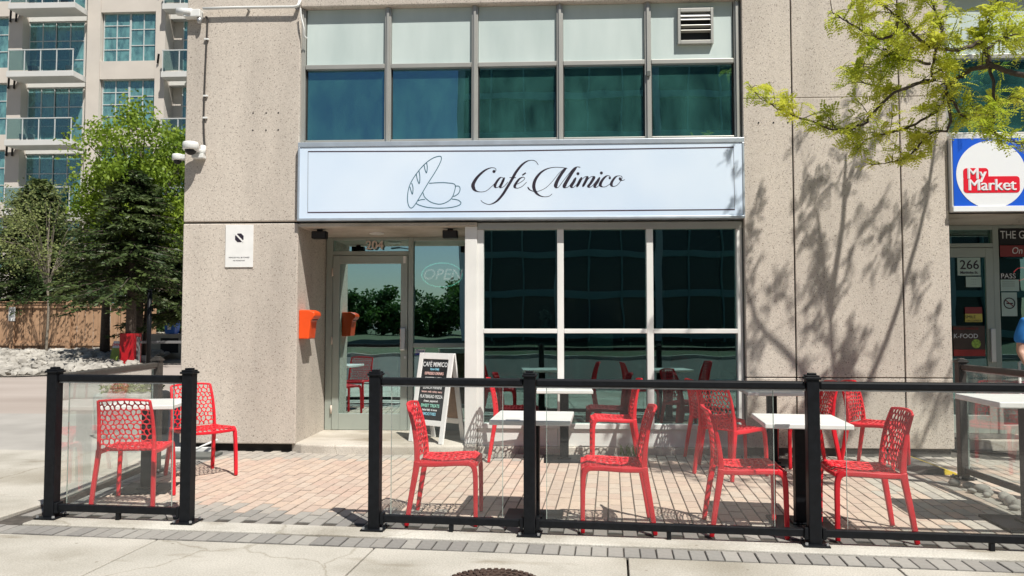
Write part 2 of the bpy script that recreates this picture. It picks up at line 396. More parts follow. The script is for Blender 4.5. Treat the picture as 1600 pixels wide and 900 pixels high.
# sidewalk: bedding plus one cast slab per bay
sw = sheet('sidewalk', 'sand', [(-40, 1.05), (14, 1.05), (14, 4.3), tuple(FP(4.8, -.42))[:2], tuple(FP(-4.2, -.42))[:2], (-40, 8.3)], -.035)
J = [-40, -9.9, -8.4, -6.9, -5.4, -4.02, -2.55, -1.08, .50, 2.05, 3.6, 5.1, 6.6, 14]
for i in range(len(J) - 1):
    for k, (v0, v1) in enumerate(((-4.0, -2.2), (-2.19, -.405))):
        if J[i + 1] < -4: continue
        a, b = J[i] + .006, J[i + 1] - .006
        m = MB(); vs = [FP(a, v0, -.12), FP(b, v0, -.12), FP(b, v1, -.12), FP(a, v1, -.12), FP(a, v0, 0), FP(b, v0, 0), FP(b, v1, 0), FP(a, v1, 0)]
        m.add(vs, [(0, 3, 2, 1), (4, 5, 6, 7), (0, 1, 5, 4), (1, 2, 6, 5), (2, 3, 7, 6), (3, 0, 4, 7)])
        m.build('concrete_slab', 'sidewalk', sw, .006)
# wide concrete flags left of the terrace
for i, (a, b) in enumerate(((-40, -9.0), (-8.99, -6.6), (-6.59, -3.80))):
    for k, (v0, v1) in enumerate(((-4.0, -2.2), (-2.19, .62), (.632, 2.72))):
        if k == 0 and b > -4.0: b2 = -4.03
        else: b2 = b
        m = MB(); a2 = a
        if k == 1 and b > -4: b2 = -4.03
        if k == 2 and b > -4: b2 = -3.93
        q = 0.0
        vs = [FP(a2, v0, -.12), FP(b2, v0, -.12), FP(b2 + q, v1, -.12), FP(a2, v1, -.12), FP(a2, v0, 0), FP(b2, v0, 0), FP(b2 + q, v1, 0), FP(a2, v1, 0)]
        m.add(vs, [(0, 3, 2, 1), (4, 5, 6, 7), (0, 1, 5, 4), (1, 2, 6, 5), (2, 3, 7, 6), (3, 0, 4, 7)]).build('concrete_slab', 'sidewalk', sw, .006)
kb = tag(MB().box(-200, 200, .9, 1.05, -.2, 0).build('street_kerb', 'kerb', None, .02), kind='structure')
# driveway going back along the side of the building
sheet('driveway', 'old_asphalt', [(-60, 7.4), (-3.9, 7.4), (-3.9, 12.2), (-60, 12.0)], -.055)
sheet('side_road', 'pink_asphalt', [(-80, 11.9), (-3.9, 12.1), (-3.9, 60), (-80, 60)], -.062)
# drainage joint line in front of the driveway
# terrace kerb strip and pavers
st = tag(MB().add([FP(-3.72, -.175, -.1), FP(4.6, -.175, -.1), FP(4.6, .04, -.1), FP(-3.72, .04, -.1), FP(-3.72, -.175, .008), FP(4.6, -.175, .008), FP(4.6, .04, .008), FP(-3.72, .04, .008)],
         [(0, 3, 2, 1), (4, 5, 6, 7), (0, 1, 5, 4), (1, 2, 6, 5), (2, 3, 7, 6), (3, 0, 4, 7)]).build('terrace_kerb', 'kerb', None, .008), kind='structure')
patio = sheet('patio', 'sand', [tuple(FP(-3.95, -.41))[:2], tuple(FP(9, -.41))[:2], (9, 9.4), (-3.95, 9.4)], -.011)
def brick_geo(w, d, h=.06, ch=.005):
    a, b = w / 2, d / 2
    vs = []
    for z, k in ((-h, 0), (-ch, 0), (0, ch)):
        vs += [(-a + k, -b + k, z), (a - k, -b + k, z), (a - k, b - k, z), (-a + k, b - k, z)]
    vs = vs[:8] + vs[8:12] + vs[8:12]; fs = [(12, 13, 14, 15)]
    for r in (0, 4):
        for j in range(4): fs.append((r + j, r + (j + 1) % 4, r + 4 + (j + 1) % 4, r + 4 + j))
    return vs, fs
BW, BD = .1, .2
TONES = {'warm': [(.56, .44, .355), (.535, .43, .355), (.58, .455, .365), (.54, .41, .335), (.56, .46, .38), (.51, .40, .33)],
         'grey': [(.285, .275, .255), (.33, .315, .29), (.25, .24, .225), (.36, .345, .315), (.30, .285, .262)],
         'pale': [(.44, .40, .35), (.48, .44, .38), (.40, .37, .33)]}
bm_cache = {}
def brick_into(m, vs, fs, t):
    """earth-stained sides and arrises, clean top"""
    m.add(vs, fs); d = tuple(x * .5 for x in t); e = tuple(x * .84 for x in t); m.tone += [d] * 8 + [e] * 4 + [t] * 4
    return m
def brick_mesh(kind, i):
    if (kind, i) not in bm_cache:
        vs, fs = brick_geo(BW - .0045, BD - .007)
        bm_cache[(kind, i)] = brick_into(MB(), vs, fs, TONES[kind][i]).mesh('brick')
    return bm_cache[(kind, i)]
bricks = []
ncol = int((4.62 + 3.92) / BW)
for c in range(ncol):
    u = -3.92 + (c + .5) * BW
    bricks.append((u, -.29, 'grey'))                                     # soldier course outside the kerb strip
    for r in range(-1, 18):
        v = .045 + (r + .5) * BD + (BD / 2 if c % 2 else 0)
        if v < .10: continue
        p = FP(u, v)
        if p.y > WALL + .05 or p.x < -4.02: continue
        if p.x > 3.72 and p.y > 7.6: pass
        kind = 'grey' if v < .40 or u < -3.72 else ('pale' if p.y > WALL - .42 else 'warm')
        if kind == 'warm' and v < .62 and rnd.random() < .45: kind = 'pale'
        if kind == 'warm' and u > 2.6 and rnd.random() < .4: kind = 'pale'
        bricks.append((u, v, kind))
def vis(b):
    p = FP(b[0], b[1]); x, y, d = project(p)
    if x < 0 or x > 1600 or y > 905: return 0
    return (1 / d ** 3) * (1.0 if y < 900 else .3)
bricks.sort(key=vis, reverse=True)
rest = MB()
for i, (u, v, kind) in enumerate(bricks):
    k = rnd.randrange(len(TONES[kind])); dz = rnd.uniform(-.002, .002); rz = FA + rnd.uniform(-.008, .008)
    if i < 300:
        o = link('brick', brick_mesh(kind, k), 'paver', patio)
        o.location = FP(u + rnd.uniform(-.001, .001), v + rnd.uniform(-.001, .001), dz); o.rotation_euler = (rnd.uniform(-.008, .008), rnd.uniform(-.01, .01), rz)
    else:
        vs, fs = brick_geo(BW - .0045, BD - .007); M = Euler((rnd.uniform(-.008, .008), rnd.uniform(-.01, .01), rz)).to_matrix(); c = FP(u, v, dz)
        brick_into(rest, [c + M @ Vector(q) for q in vs], fs, TONES[kind][k])
tag(rest.build('bricks', 'paver', patio, fix=False), kind='stuff')
# manhole cover at the lower edge
mh = MB(); cx, cy, rr = -.31, 4.20, .285
mh.tube([(cx, cy, -.03), (cx, cy, .004)], rr, 40)
for ring, n in ((.265, 44), (.225, 36), (.185, 30), (.145, 24), (.105, 16), (.06, 10)):
    for k in range(n):
        a = 2 * math.pi * k / n; M = Matrix.Rotation(a, 3, 'Z')
        mh.obox((cx + ring * math.cos(a), cy + ring * math.sin(a), .007), (.022, .024, .012), M)
tag(mh.build('manhole_cover', 'cast_iron'), 'round rusty iron manhole cover with raised studs in the sidewalk', 'manhole cover')

# ------------------------------------------------------------------ café building
B = tag(empty('cafe_building', (0, WALL, 0)), 'beige precast concrete building with shopfronts and a band of upper windows', 'building')
def bpart(name, m, x0, x1, y0, y1, z0, z1, bevel=0., parent=None):
    o = BOX(name, m, parent or B, x0, x1, y0, y1, z0, z1, bevel)
    if parent is None: o.location = (0, -WALL, 0)
    return o
def place(o): o.location = o.location + Vector((0, -WALL, 0)); return o
XL, XR = -2.80, 2.115
# left column and reveal
bpart('concrete_panel', 'precast', -4.11, XL, WALL, 9.62, .085, 2.532, .012)
bpart('concrete_panel', 'precast', -4.11, XL, WALL, 9.62, 2.552, 6.2, .012)
bpart('concrete_panel', 'precast', -4.10, -3.85, 9.63, 20, .085, 6.2, .012)
bpart('foundation', 'gap', -4.06, XL - .02, WALL + .05, 9.6, -.2, .2)
# right wall panels
for x0, x1 in ((XR, 2.635), (2.649, 3.775), (3.789, 4.275)):
    for z0, z1 in ((.085, .828), (.838, 3.866), (3.870, 6.2)):
        bpart('concrete_panel', 'precast', x0, x1, WALL + rnd.uniform(0, .004), 9.62, z0, z1, .007)
bpart('foundation', 'rubber', XR + .02, 4.25, WALL + .04, 9.6, -.2, .2)
bpart('joint_backing', 'gap', XR + .03, 4.26, WALL + .02, 9.5, .1, 6.1)
bpart('joint_backing', 'gap', -4.09, XL - .03, WALL + .02, 9.5, .1, 6.1)
# top ledge, header and soffit
bpart('ledge', 'precast', XL + .002, XR - .002, 8.395, 9.0, 4.985, 6.2, .01)
bpart('header', 'precast_dark', XL + .002, XR - .002, 8.52, 9.62, 2.53, 3.44)
bpart('soffit', 'step', XL + .003, -.80, 8.40, 9.60, 2.49, 2.528, .003)
bpart('roof_slab', 'precast', -4.1, 14, 9.63, 20, 5.6, 6.2)
bpart('rear_wall', 'precast', -4.1, 14, 20.01, 20.3, 0, 6.2)
# dark rooms behind the glass
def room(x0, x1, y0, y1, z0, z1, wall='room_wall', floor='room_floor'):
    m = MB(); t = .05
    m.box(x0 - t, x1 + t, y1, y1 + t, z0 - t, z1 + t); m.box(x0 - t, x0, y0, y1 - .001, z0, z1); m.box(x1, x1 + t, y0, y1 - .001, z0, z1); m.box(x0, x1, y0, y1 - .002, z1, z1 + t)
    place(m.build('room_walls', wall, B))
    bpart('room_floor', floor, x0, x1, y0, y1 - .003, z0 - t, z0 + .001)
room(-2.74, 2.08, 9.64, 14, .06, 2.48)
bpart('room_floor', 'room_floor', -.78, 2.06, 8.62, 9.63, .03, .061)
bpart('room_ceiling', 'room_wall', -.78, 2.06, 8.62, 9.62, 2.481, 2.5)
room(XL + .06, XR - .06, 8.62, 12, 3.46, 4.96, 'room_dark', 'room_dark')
# doorstep, bulging a little beyond the wall line
pts = [(-2.86, 9.6), (-2.86, 8.45), (-2.72, 8.36), (-2.45, 8.30), (-2.1, 8.28), (-1.6, 8.285), (-1.1, 8.30), (-.80, 8.33), (-.80, 9.6)]
place(MB().prism(pts, 'z', -.05, .095).build('doorstep', 'step', B, .018))

# upper window band: frame, spandrel panels, panes
UW = empty('window_band', (0, 0, 0)); UW.parent = B
MX = [-1.815, -.831, .121, 1.096]
edges = [XL + .01] + MX + [XR - .045]
fr = MB()
for i, x in enumerate(edges):
    w = .036 if 0 < i < 5 else .03
    place(BOX('mullion', 'alu', UW, x - w, x + w, 8.455, 8.56, 3.43, 4.984, .004)); place(BOX('mullion_cap', 'alu', UW, x - .014, x + .014, 8.437, 8.454, 3.432, 4.983, .003))
for i in range(5):
    a, b = edges[i] + .038, edges[i + 1] - .038
    place(BOX('rail', 'alu', UW, a, b, 8.447, 8.555, 4.285, 4.335, .004)); place(BOX('rail', 'alu', UW, a, b, 8.46, 8.555, 3.432, 3.478, .004))
    place(BOX('spandrel_panel', 'spandrel', UW, a + .001, b - .001, 8.490, 8.53, 4.336, 4.982))
    p = place(BOX('pane', 'upper_glass', UW, a + .001, b - .001, 8.507, 8.513, 3.479, 4.284))
    for x in (a + .006, b - .006): place(BOX('gasket', 'dark', UW, x - .005, x + .005, 8.498, 8.506, 3.479, 4.284))
# side filler at the right jamb
place(BOX('jamb', 'alu_dark', UW, XR - .013, XR - .002, 8.45, 8.6, 3.43, 4.984))
# cable ends hanging behind the right-hand panes
place(MB().tube(spline([(1.14, 8.60, 3.9), (1.17, 8.60, 3.85), (1.20, 8.6, 3.7), (1.21, 8.6, 3.52)]), .006, 6).build('loose_cable', 'white_plastic', UW, smooth=True))
place(MB().tube(spline([(.97, 8.6, 4.05), (.935, 8.6, 4.0), (.93, 8.6, 3.88)]), .012, 6).build('loose_cable', 'dark', UW, smooth=True))
place(MB().box(1.075, 1.117, 8.415, 8.436, 4.14, 4.20).build('junction_box', 'alu_dark', UW, .003))

# lower shopfront
SF = empty('shopfront', (0, 0, 0)); SF.parent = B
place(BOX('corner_post', 'alu_white', SF, -.935, -.800, 8.44, 8.62, .095, 2.488, .005))
LX = [-.765, .121, 1.10, 2.07]
place(BOX('head_rail', 'alu', SF, -.798, 2.105, 8.45, 8.6, 2.455, 2.528, .004))
for i, x in enumerate(LX):
    w = (.036, .036, .036, .028)[i]
    place(BOX('mullion', 'alu_white', SF, x - w, x + w, 8.465, 8.60, .262, 2.454, .005))
for i in range(3):
    a, b = LX[i] + .037, LX[i + 1] - .037 + (.008 if i == 2 else 0)
    place(BOX('transom', 'alu_white', SF, a, b, 8.462, 8.598, 1.305, 1.355, .005))
    place(BOX('sill', 'alu_white', SF, a, b, 8.462, 8.598, .262, .318, .005))
    place(BOX('pane', 'shop_glass', SF, a + .001, b - .001, 8.527, 8.533, 1.356, 2.454)); place(BOX('pane', 'shop_glass', SF, a + .001, b - .001, 8.527, 8.533, .319, 1.304))
    place(BOX('base_panel', 'alu_white', SF, LX[i] - .03, LX[i + 1] + (.03 if i == 2 else -.034), 8.49, 8.60, .07, .258, .004))
place(BOX('jamb', 'alu_dark', SF, 2.099, 2.113, 8.46, 8.62, .07, 2.454))
place(BOX('base_kerb', 'step', SF, -.79, 2.11, 8.43, 8.62, -.05, .068, .006))
# return glazing beside the recess, one clear sheet
place(BOX('pane', 'shop_glass', SF, -.866, -.860, 8.622, 9.45, .10, 2.487))

# entrance: frame, door, sidelight, fanlight
EN = empty('entrance', (0, 0, 0)); EN.parent = B
DY = 9.46
place(BOX('frame_post', 'alu_green', EN, -2.79, -2.705, DY, DY + .12, .096, 2.488, .004))
place(BOX('frame_post', 'alu_green', EN, -1.755, -1.690, DY, DY + .12, .096, 2.488, .004))
place(BOX('frame_post', 'alu_white', EN, -.975, -.87, DY, DY + .12, .096, 2.488, .004))
place(BOX('frame_head', 'alu_green', EN, -2.704, -1.756, DY, DY + .12, 2.262, 2.315, .004))
place(BOX('frame_head', 'alu_green', EN, -2.704, -1.756, DY, DY + .12, 2.455, 2.488, .004))
place(BOX('frame_head', 'alu_green', EN, -1.689, -.976, DY, DY + .12, 2.44, 2.488, .004))
place(BOX('fanlight_pane', 'door_glass', EN, -2.703, -1.757, DY + .05, DY + .056, 2.316, 2.454))
place(BOX('sidelight_pane', 'door_glass', EN, -1.688, -.977, DY + .05, DY + .056, 1.17, 2.439))
place(BOX('sidelight_rail', 'alu_green', EN, -1.689, -.976, DY, DY + .12, 1.115, 1.169, .004))
place(BOX('sidelight_pane', 'door_glass', EN, -1.688, -.977, DY + .05, DY + .056, .20, 1.114))
place(BOX('sidelight_rail', 'alu_green', EN, -1.689, -.976, DY, DY + .12, .096, .199, .004))
D = empty('door', (0, 0, 0)); D.parent = B
dx0, dx1, dz0, dz1 = -2.70, -1.76, .10, 2.258
for nm, a in (('stile', (dx0, dx0 + .085, dz0, dz1)), ('stile', (dx1 - .085, dx1, dz0, dz1)), ('top_rail', (dx0 + .086, dx1 - .086, dz1 - .10, dz1)), ('bottom_rail', (dx0 + .086, dx1 - .086, dz0, dz0 + .20))):
    place(BOX(nm, 'alu_green', D, a[0], a[1], DY - .012, DY + .035, a[2], a[3], .004))
place(BOX('door_pane', 'door_glass', D, dx0 + .087, dx1 - .087, DY + .010, DY + .016, dz0 + .201, dz1 - .101))
place(MB().box(-1.845, -1.775, DY - .06, DY - .013, 1.08, 1.36).build('handle', 'steel', D, .012))
place(BOX('lock', 'steel', D, -1.80, -1.77, DY - .02, DY - .012, .98, 1.01, .003))
for z in (.35, 1.2, 2.05): place(MB().tube([(dx0 - .004, DY - .02, z - .05), (dx0 - .004, DY - .02, z + .05)], .011, 8).build('hinge', 'bronze_number', D, smooth=True))
place(BOX('closer_tag', 'foil', D, -1.815, -1.785, DY - .018, DY - .0125, 2.16, 2.25))
num = TEXT('204', 'bronze_number', EN, -2.18, DY - .004 - WALL, 2.385, .15, 'house_number', weight=.004)
place(BOX('sticker', 'paper_white', EN, -1.67, -1.545, DY + .044, DY + .049, 1.045, 1.095)); place(BOX('sticker', 'blue_sticker', EN, -1.67, -1.545, DY + .044, DY + .049, 1.02, 1.044))
TEXT('Tasse', 'blue_sticker', EN, -1.607, DY + .042 - WALL, 1.07, .045, 'sticker_lettering')
# notices taped inside the sidelight
place(BOX('notice', 'paper', EN, -1.62, -1.42, DY + .06, DY + .064, 1.28, 1.60)); place(BOX('notice', 'paper', EN, -1.25, -1.02, DY + .06, DY + .064, 1.2, 1.42))
# soffit spotlight
place(MB().tube([(-2.05, 9.0, 2.488), (-2.05, 9.0, 2.475)], .085, 20).build('downlight', 'white_paint', B, smooth=False))
place(MB().tube([(-2.05, 9.0, 2.474), (-2.05, 9.0, 2.470)], .06, 20).build('downlight_lens', 'foil', B, smooth=False))

# market bay on the right: same building, next door
MK = empty('market_front', (0, 0, 0)); MK.parent = B
bpart('concrete_panel', 'precast', 9.2, 14, WALL, 9.62, .085, 6.2, .01)
bpart('header', 'precast_dark', 4.28, 9.19, 8.52, 9.62, 2.66, 3.44)
bpart('soffit', 'step', 4.28, 9.19, 8.40, 9.62, 2.60, 2.655, .003)
bpart('ledge', 'precast', 4.28, 9.19, 8.395, 9.0, 4.985, 6.2, .01)
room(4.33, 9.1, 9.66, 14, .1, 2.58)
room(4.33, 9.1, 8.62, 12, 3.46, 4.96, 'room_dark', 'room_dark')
ex = [4.295, 5.26, 6.23, 7.2, 8.17, 9.16]
for x in ex: place(BOX('mullion', 'alu', MK, x - .034, x + .034, 8.455, 8.56, 3.43, 4.984, .004))
for i in range(5):
    a, b = ex[i] + .035, ex[i + 1] - .035
    place(BOX('rail', 'alu', MK, a, b, 8.447, 8.555, 4.285, 4.335, .004)); place(BOX('rail', 'alu', MK, a, b, 8.46, 8.555, 3.432, 3.478, .004))
    place(BOX('spandrel_panel', 'spandrel', MK, a + .001, b - .001, 8.490, 8.53, 4.336, 4.982)); place(BOX('pane', 'upper_glass', MK, a + .001, b - .001, 8.507, 8.513, 3.479, 4.284))
MY = 9.50
place(BOX('step', 'step', MK, 4.28, 9.19, 8.95, 9.62, -.05, .10, .012))
place(BOX('foot_grate', 'rubber', MK, 4.55, 5.45, 9.05, 9.42, .1005, .112, .002))
for x0, x1 in ((4.28, 4.40), (5.34, 5.41), (6.6, 6.7), (8.2, 8.3), (9.1, 9.18)): place(BOX('frame_post', 'alu_green', MK, x0, x1, MY, MY + .1, .101, 2.598, .004))
place(BOX('frame_head', 'alu_green', MK, 4.401, 5.339, MY, MY + .1, 2.545, 2.598, .004)); place(BOX('frame_head', 'alu_green', MK, 4.401, 5.339, MY, MY + .1, 2.33, 2.38, .004))
place(BOX('fanlight_pane', 'shop_glass', MK, 4.402, 5.338, MY + .05, MY + .056, 2.381, 2.544))
for x0, x1 in ((5.411, 6.599), (6.701, 8.199), (8.301, 9.099)):
    place(BOX('frame_head', 'alu_green', MK, x0, x1, MY, MY + .1, 2.56, 2.598, .004)); place(BOX('sill', 'alu_green', MK, x0, x1, MY, MY + .1, .101, .2, .004))
    place(BOX('rail', 'alu_green', MK, x0, x1, MY, MY + .1, .80, .86, .004))
    place(BOX('pane', 'shop_glass', MK, x0 + .001, x1 - .001, MY + .05, MY + .056, .861, 2.559)); place(BOX('pane', 'shop_glass', MK, x0 + .001, x1 - .001, MY + .05, MY + .056, .201, .799))
MD = empty('market_door', (0, 0, 0)); MD.parent = B
for nm, a in (('stile', (4.405, 4.48, .105, 2.325)), ('stile', (5.245, 5.335, .105, 2.325)), ('top_rail', (4.481, 5.244, 2.21, 2.325)), ('bottom_rail', (4.481, 5.244, .105, .32))):
    place(BOX(nm, 'alu_green', MD, a[0], a[1], MY - .01, MY + .04, a[2], a[3], .004))
place(BOX('door_pane', 'shop_glass', MD, 4.481, 5.244, MY + .01, MY + .016, .321, 2.209))
place(BOX('handle', 'steel', MD, 5.26, 5.32, MY - .05, MY - .011, .95, 1.35, .008))

# ------------------------------------------------------------------ café sign
SY = 8.335
S = tag(empty('cafe_sign', (-.35, SY, 2.55)), 'long pale blue fascia sign reading Café Mimico with bread and cup drawing', 'sign')
def spart(o): o.location = o.location - Vector((-.35, SY, 2.55)); return o
sx0, sx1, sz0, sz1 = -2.79, 2.105, 2.548, 3.425
spart(BOX('sign_box', 'sign_trim', S, sx0, sx1, SY + .013, 8.515, sz0, sz1, .004))
spart(BOX('sign_panel', 'sign_face', S, sx0 + .022, sx1 - .022, SY + .004, SY + .012, sz0 + .03, sz1 - .055))
for a in ((sx0, sx1, sz1 - .054, sz1 - .001), (sx0, sx1, sz0, sz0 + .029)): spart(BOX('trim', 'sign_trim', S, a[0], a[1], SY - .006, SY + .0125, a[2], a[3], .004))
for a in ((sx0, sx0 + .021), (sx1 - .021, sx1)): spart(BOX('trim', 'sign_trim', S, a[0], a[1], SY - .006, SY + .0125, sz0 + .030, sz1 - .055, .004))
def art(px, py):
    """artwork units (1 unit = 7 mm) to metres on the sign face"""
    t = (px - 468) / 692.
    bot = 347 - 6 * t; top = 226 - 10 * t
    return (sx0 + t * (sx1 - sx0), sz0 + (bot - py) * (sz1 - sz0) / (bot - top))
SF_Y = SY + .0025
def ribbon(m, pts, wid, closed=False):
    n = len(pts); vs = []; fs = []
    for i, p in enumerate(pts):
        a = pts[(i - 1) % n] if closed or i > 0 else p; b = pts[(i + 1) % n] if closed or i < n - 1 else p
        d = Vector((b[0] - a[0], b[1] - a[1])); d = d.normalized() if d.length > 1e-9 else Vector((1, 0)); nn = Vector((-d.y, d.x)); w = wid[i] if isinstance(wid, list) else wid
        for s_ in (-1, 1): vs.append((p[0] + nn.x * s_ * w / 2, SF_Y, p[1] + nn.y * s_ * w / 2))
    for i in range(n if closed else n - 1): j = (i + 1) % n; fs.append((2 * i, 2 * j, 2 * j + 1, 2 * i + 1))
    m.add(vs, fs)
def stroke(m, pts, thin=.0056, thick=.036, scale=None, curve=True):
    P = [art(*p) for p in pts]; P = [(v.x, v.y) for v in spline([(x, y, 0) for x, y in P], 9)] if curve else P
    n = len(P); wid = []
    for i in range(n):
        a = P[max(i - 1, 0)]; b = P[min(i + 1, n - 1)]; d = Vector((b[0] - a[0], b[1] - a[1])); d = d.normalized() if d.length else d
        k = max(0., -d.y); e = min(1, min(i, n - 1 - i) / 5. + .15)
        wid.append(thin + (thick - thin) * (k ** 1.6) * e)
    for _ in range(3): wid = [(wid[max(i - 1, 0)] + wid[i] + wid[min(i + 1, n - 1)]) / 3 for i in range(n)]
    ribbon(m, P, wid)
c4 = lambda L: [(640 + x / 8.42, 240 + y / 8.42) for x, y in L]
c5 = lambda L: [(820 + x / 8.889, 240 + y / 8.889) for x, y in L]
def blob(m, px, py, r):
    x, z = art(px, py); n = 12
    m.add([(x + r * math.cos(2 * math.pi * k / n), SF_Y, z + r * math.sin(2 * math.pi * k / n)) for k in range(n)], [tuple(range(n))])
W1 = MB()
stroke(W1, c4([(1150, 258), (1178, 240), (1165, 209), (1110, 205), (1030, 240), (940, 320), (885, 405), (880, 455), (908, 500), (970, 518), (1050, 505), (1130, 440), (1168, 400)]), thick=.041)
blob(W1, 640 + 1152 / 8.42, 240 + 252 / 8.42, .017)
stroke(W1, c4([(1275, 338), (1238, 330), (1192, 380), (1165, 438), (1185, 463), (1228, 438), (1270, 375), (1288, 335)]), thick=.031)
stroke(W1, c4([(1290, 330), (1258, 400), (1236, 448), (1250, 463), (1290, 440), (1335, 388)]), thick=.032)
stroke(W1, [(845.5, 259.5), (842, 254.5), (836.9, 252.4), (829, 253.5), (820, 259.7), (811, 270.9), (805, 281.6), (798, 293.4), (789.6, 306.5), (780, 316.6), (769.5, 320.8), (760, 317.8), (756.4, 314.2)], thick=.035)
stroke(W1, c4([(1355, 331), (1395, 330), (1440, 333)]), thin=.007)
stroke(W1, c4([(1432, 425), (1500, 392), (1553, 347), (1532, 325), (1482, 350), (1432, 418), (1425, 455), (1460, 469), (1520, 445), (1578, 388)]), thick=.031)
stroke(W1, c4([(1568, 268), (1545, 284), (1522, 300)]), thin=.012, thick=.02)
W2 = MB()
stroke(W2, c5([(1335, 345), (1352, 375), (1378, 385), (1408, 372)]), thin=.005)
stroke(W2, c5([(625, 222), (540, 208), (430, 208), (330, 235), (250, 290), (190, 370), (165, 450), (175, 520), (220, 580), (290, 610), (370, 605), (415, 572)]), thick=.036)
stroke(W2, c5([(80, 478), (112, 518), (180, 540), (260, 525), (340, 480), (420, 400), (500, 300), (590, 215)]), thin=.0045, thick=.02)
stroke(W2, c5([(612, 213), (548, 290), (488, 390), (465, 458), (485, 487), (512, 470), (560, 405), (630, 315), (700, 230), (750, 200), (803, 206)]), thick=.041)
stroke(W2, c5([(752, 203), (695, 270), (622, 388), (585, 462), (602, 487), (645, 468), (690, 410)]), thick=.043)
stroke(W2, c5([(742, 347), (705, 418), (680, 463), (700, 484), (745, 450), (790, 385)]), thick=.036)
stroke(W2, c5([(822, 342), (785, 415), (752, 478)]), thick=.036)
stroke(W2, c5([(755, 472), (805, 395), (860, 340), (890, 335), (893, 358), (860, 425), (832, 474)]), thick=.034)
stroke(W2, c5([(838, 466), (885, 395), (940, 340), (975, 333), (985, 352), (945, 420), (915, 462), (932, 480), (975, 450), (1020, 392)]), thick=.036)
stroke(W2, c5([(1068, 342), (1028, 415), (1000, 462), (1018, 482), (1060, 452), (1092, 410)]), thick=.036)
stroke(W2, c5([(1212, 356), (1206, 328), (1165, 322), (1112, 368), (1075, 436), (1095, 471), (1150, 470), (1215, 425)]), thick=.034)
stroke(W2, c5([(1345, 320), (1290, 332), (1240, 392), (1224, 440), (1247, 467), (1300, 452), (1350, 395), (1372, 345), (1350, 320)]), thick=.031)
for x, y in ((770, 293), (1090, 283)): blob(W2, 820 + x / 8.889, 240 + y / 8.889, .0165)
blob(W2, 820 + 1204 / 8.889, 240 + 352 / 8.889, .013)
for o in (W1.build('lettering', 'ink_dark', S, fix=False), W2.build('lettering', 'ink_dark', S, fix=False)): spart(o)
def line(m, L, closed=False, w=.0085):
    P = [art(*p) for p in c4(L)]; P = [(v.x, v.y) for v in spline([(x, y, 0) for x, y in P], 8, closed)]; ribbon(m, P, w, closed)
br = MB()
line(br, [(440, 55), (461, 85), (440, 150), (380, 260), (290, 400), (200, 550), (120, 680), (70, 730), (32, 700), (15, 600), (30, 480), (70, 380), (150, 260), (250, 150), (350, 80)], True)
for L in ([(265, 138), (275, 200), (265, 272), (245, 230), (232, 165)], [(165, 245), (178, 330), (170, 412), (145, 360), (130, 290)], [(70, 405), (88, 470), (80, 550), (60, 500), (48, 455)]): line(br, L, False, .009)
spart(br.build('bread_drawing', 'ink_teal', S, fix=False))
cp = MB()
line(cp, [(300, 408), (420, 400), (540, 402), (640, 425), (632, 520), (590, 610), (505, 665), (420, 678), (320, 650), (245, 590), (220, 530)])
line(cp, [(640, 445), (690, 445), (708, 480), (690, 535), (645, 570), (612, 576)])
line(cp, [(600, 612), (680, 625), (720, 660), (690, 695), (580, 722), (430, 730), (280, 720), (180, 695), (132, 672)])
line(cp, [(152, 636), (195, 622), (245, 618)])
spart(cp.build('cup_drawing', 'ink_teal', S, fix=False))
bd = MB(); q = [(484, 240), (800, 238), (1144, 231.5), (1144.5, 328), (800, 331.5), (484.5, 334)]
ribbon(bd, [art(*p) for p in q], .013, True); spart(bd.build('border_line', 'ink_border', S, fix=False))

# ------------------------------------------------------------------ market sign (its mascot is left out)
K = tag(empty('market_sign', (5.9, 8.335, 2.66)), 'blue fascia sign with white disc and red My Market label', 'sign')
def kpart(o): o.location = o.location - Vector((5.9, 8.335, 2.66)); return o
kpart(BOX('sign_box', 'alu_white', K, 4.285, 9.15, 8.345, 8.515, 2.60, 3.43, .004))
kpart(BOX('sign_panel', 'market_blue', K, 4.30, 9.13, 8.338, 8.3445, 2.66, 3.385))
kpart(BOX('trim', 'market_white', K, 4.285, 9.15, 8.325, 8.344, 2.60, 2.658, .003))
cx, cz, r = 4.69, 2.995, .362
kpart(MB().prism([(cx + r * math.cos(2 * math.pi * k / 56), cz + r * math.sin(2 * math.pi * k / 56)) for k in range(56)], 'y', 8.335, 8.3375).build('disc', 'market_white', K))
def rrect(x0, x1, z0, z1, r_, n=6):
    out = []
    for cx_, cz_, a in ((x1 - r_, z1 - r_, 0), (x0 + r_, z1 - r_, 90), (x0 + r_, z0 + r_, 180), (x1 - r_, z0 + r_, 270)):
        out += [(cx_ + r_ * math.cos(R(a + 90 * k / n)), cz_ + r_ * math.sin(R(a + 90 * k / n))) for k in range(n + 1)]
    return out
kpart(MB().prism(rrect(cx - .29, cx + .29, 2.80, 2.975, .035), 'y', 8.332, 8.3348).build('label_plate', 'market_red', K))
kpart(MB().prism(rrect(cx - .29, cx - .03, 2.93, 3.065, .035), 'y', 8.3325, 8.3346).build('label_plate', 'market_red', K))
def bold(t, size, x, z):
    m_ = MB(); me_ = text_mesh(t, size)
    for i_, dx_ in enumerate((-.0045, 0, .0045)): m_.add([(v.co.x + dx_ + x, 8.3305 - i_ * .0019 - v.co.z, v.co.y + z) for v in me_.vertices], [tuple(p_.vertices) for p_ in me_.polygons])
    kpart(m_.build('lettering', 'market_white', K))
bold('My', .165, cx - .155, 3.0); bold('Market', .172, cx, 2.878)

# ------------------------------------------------------------------ small fittings on the café front
def thing(name, label, cat, loc, group=None, rz=0): return tag(empty(name, loc, rz), label, cat, group)
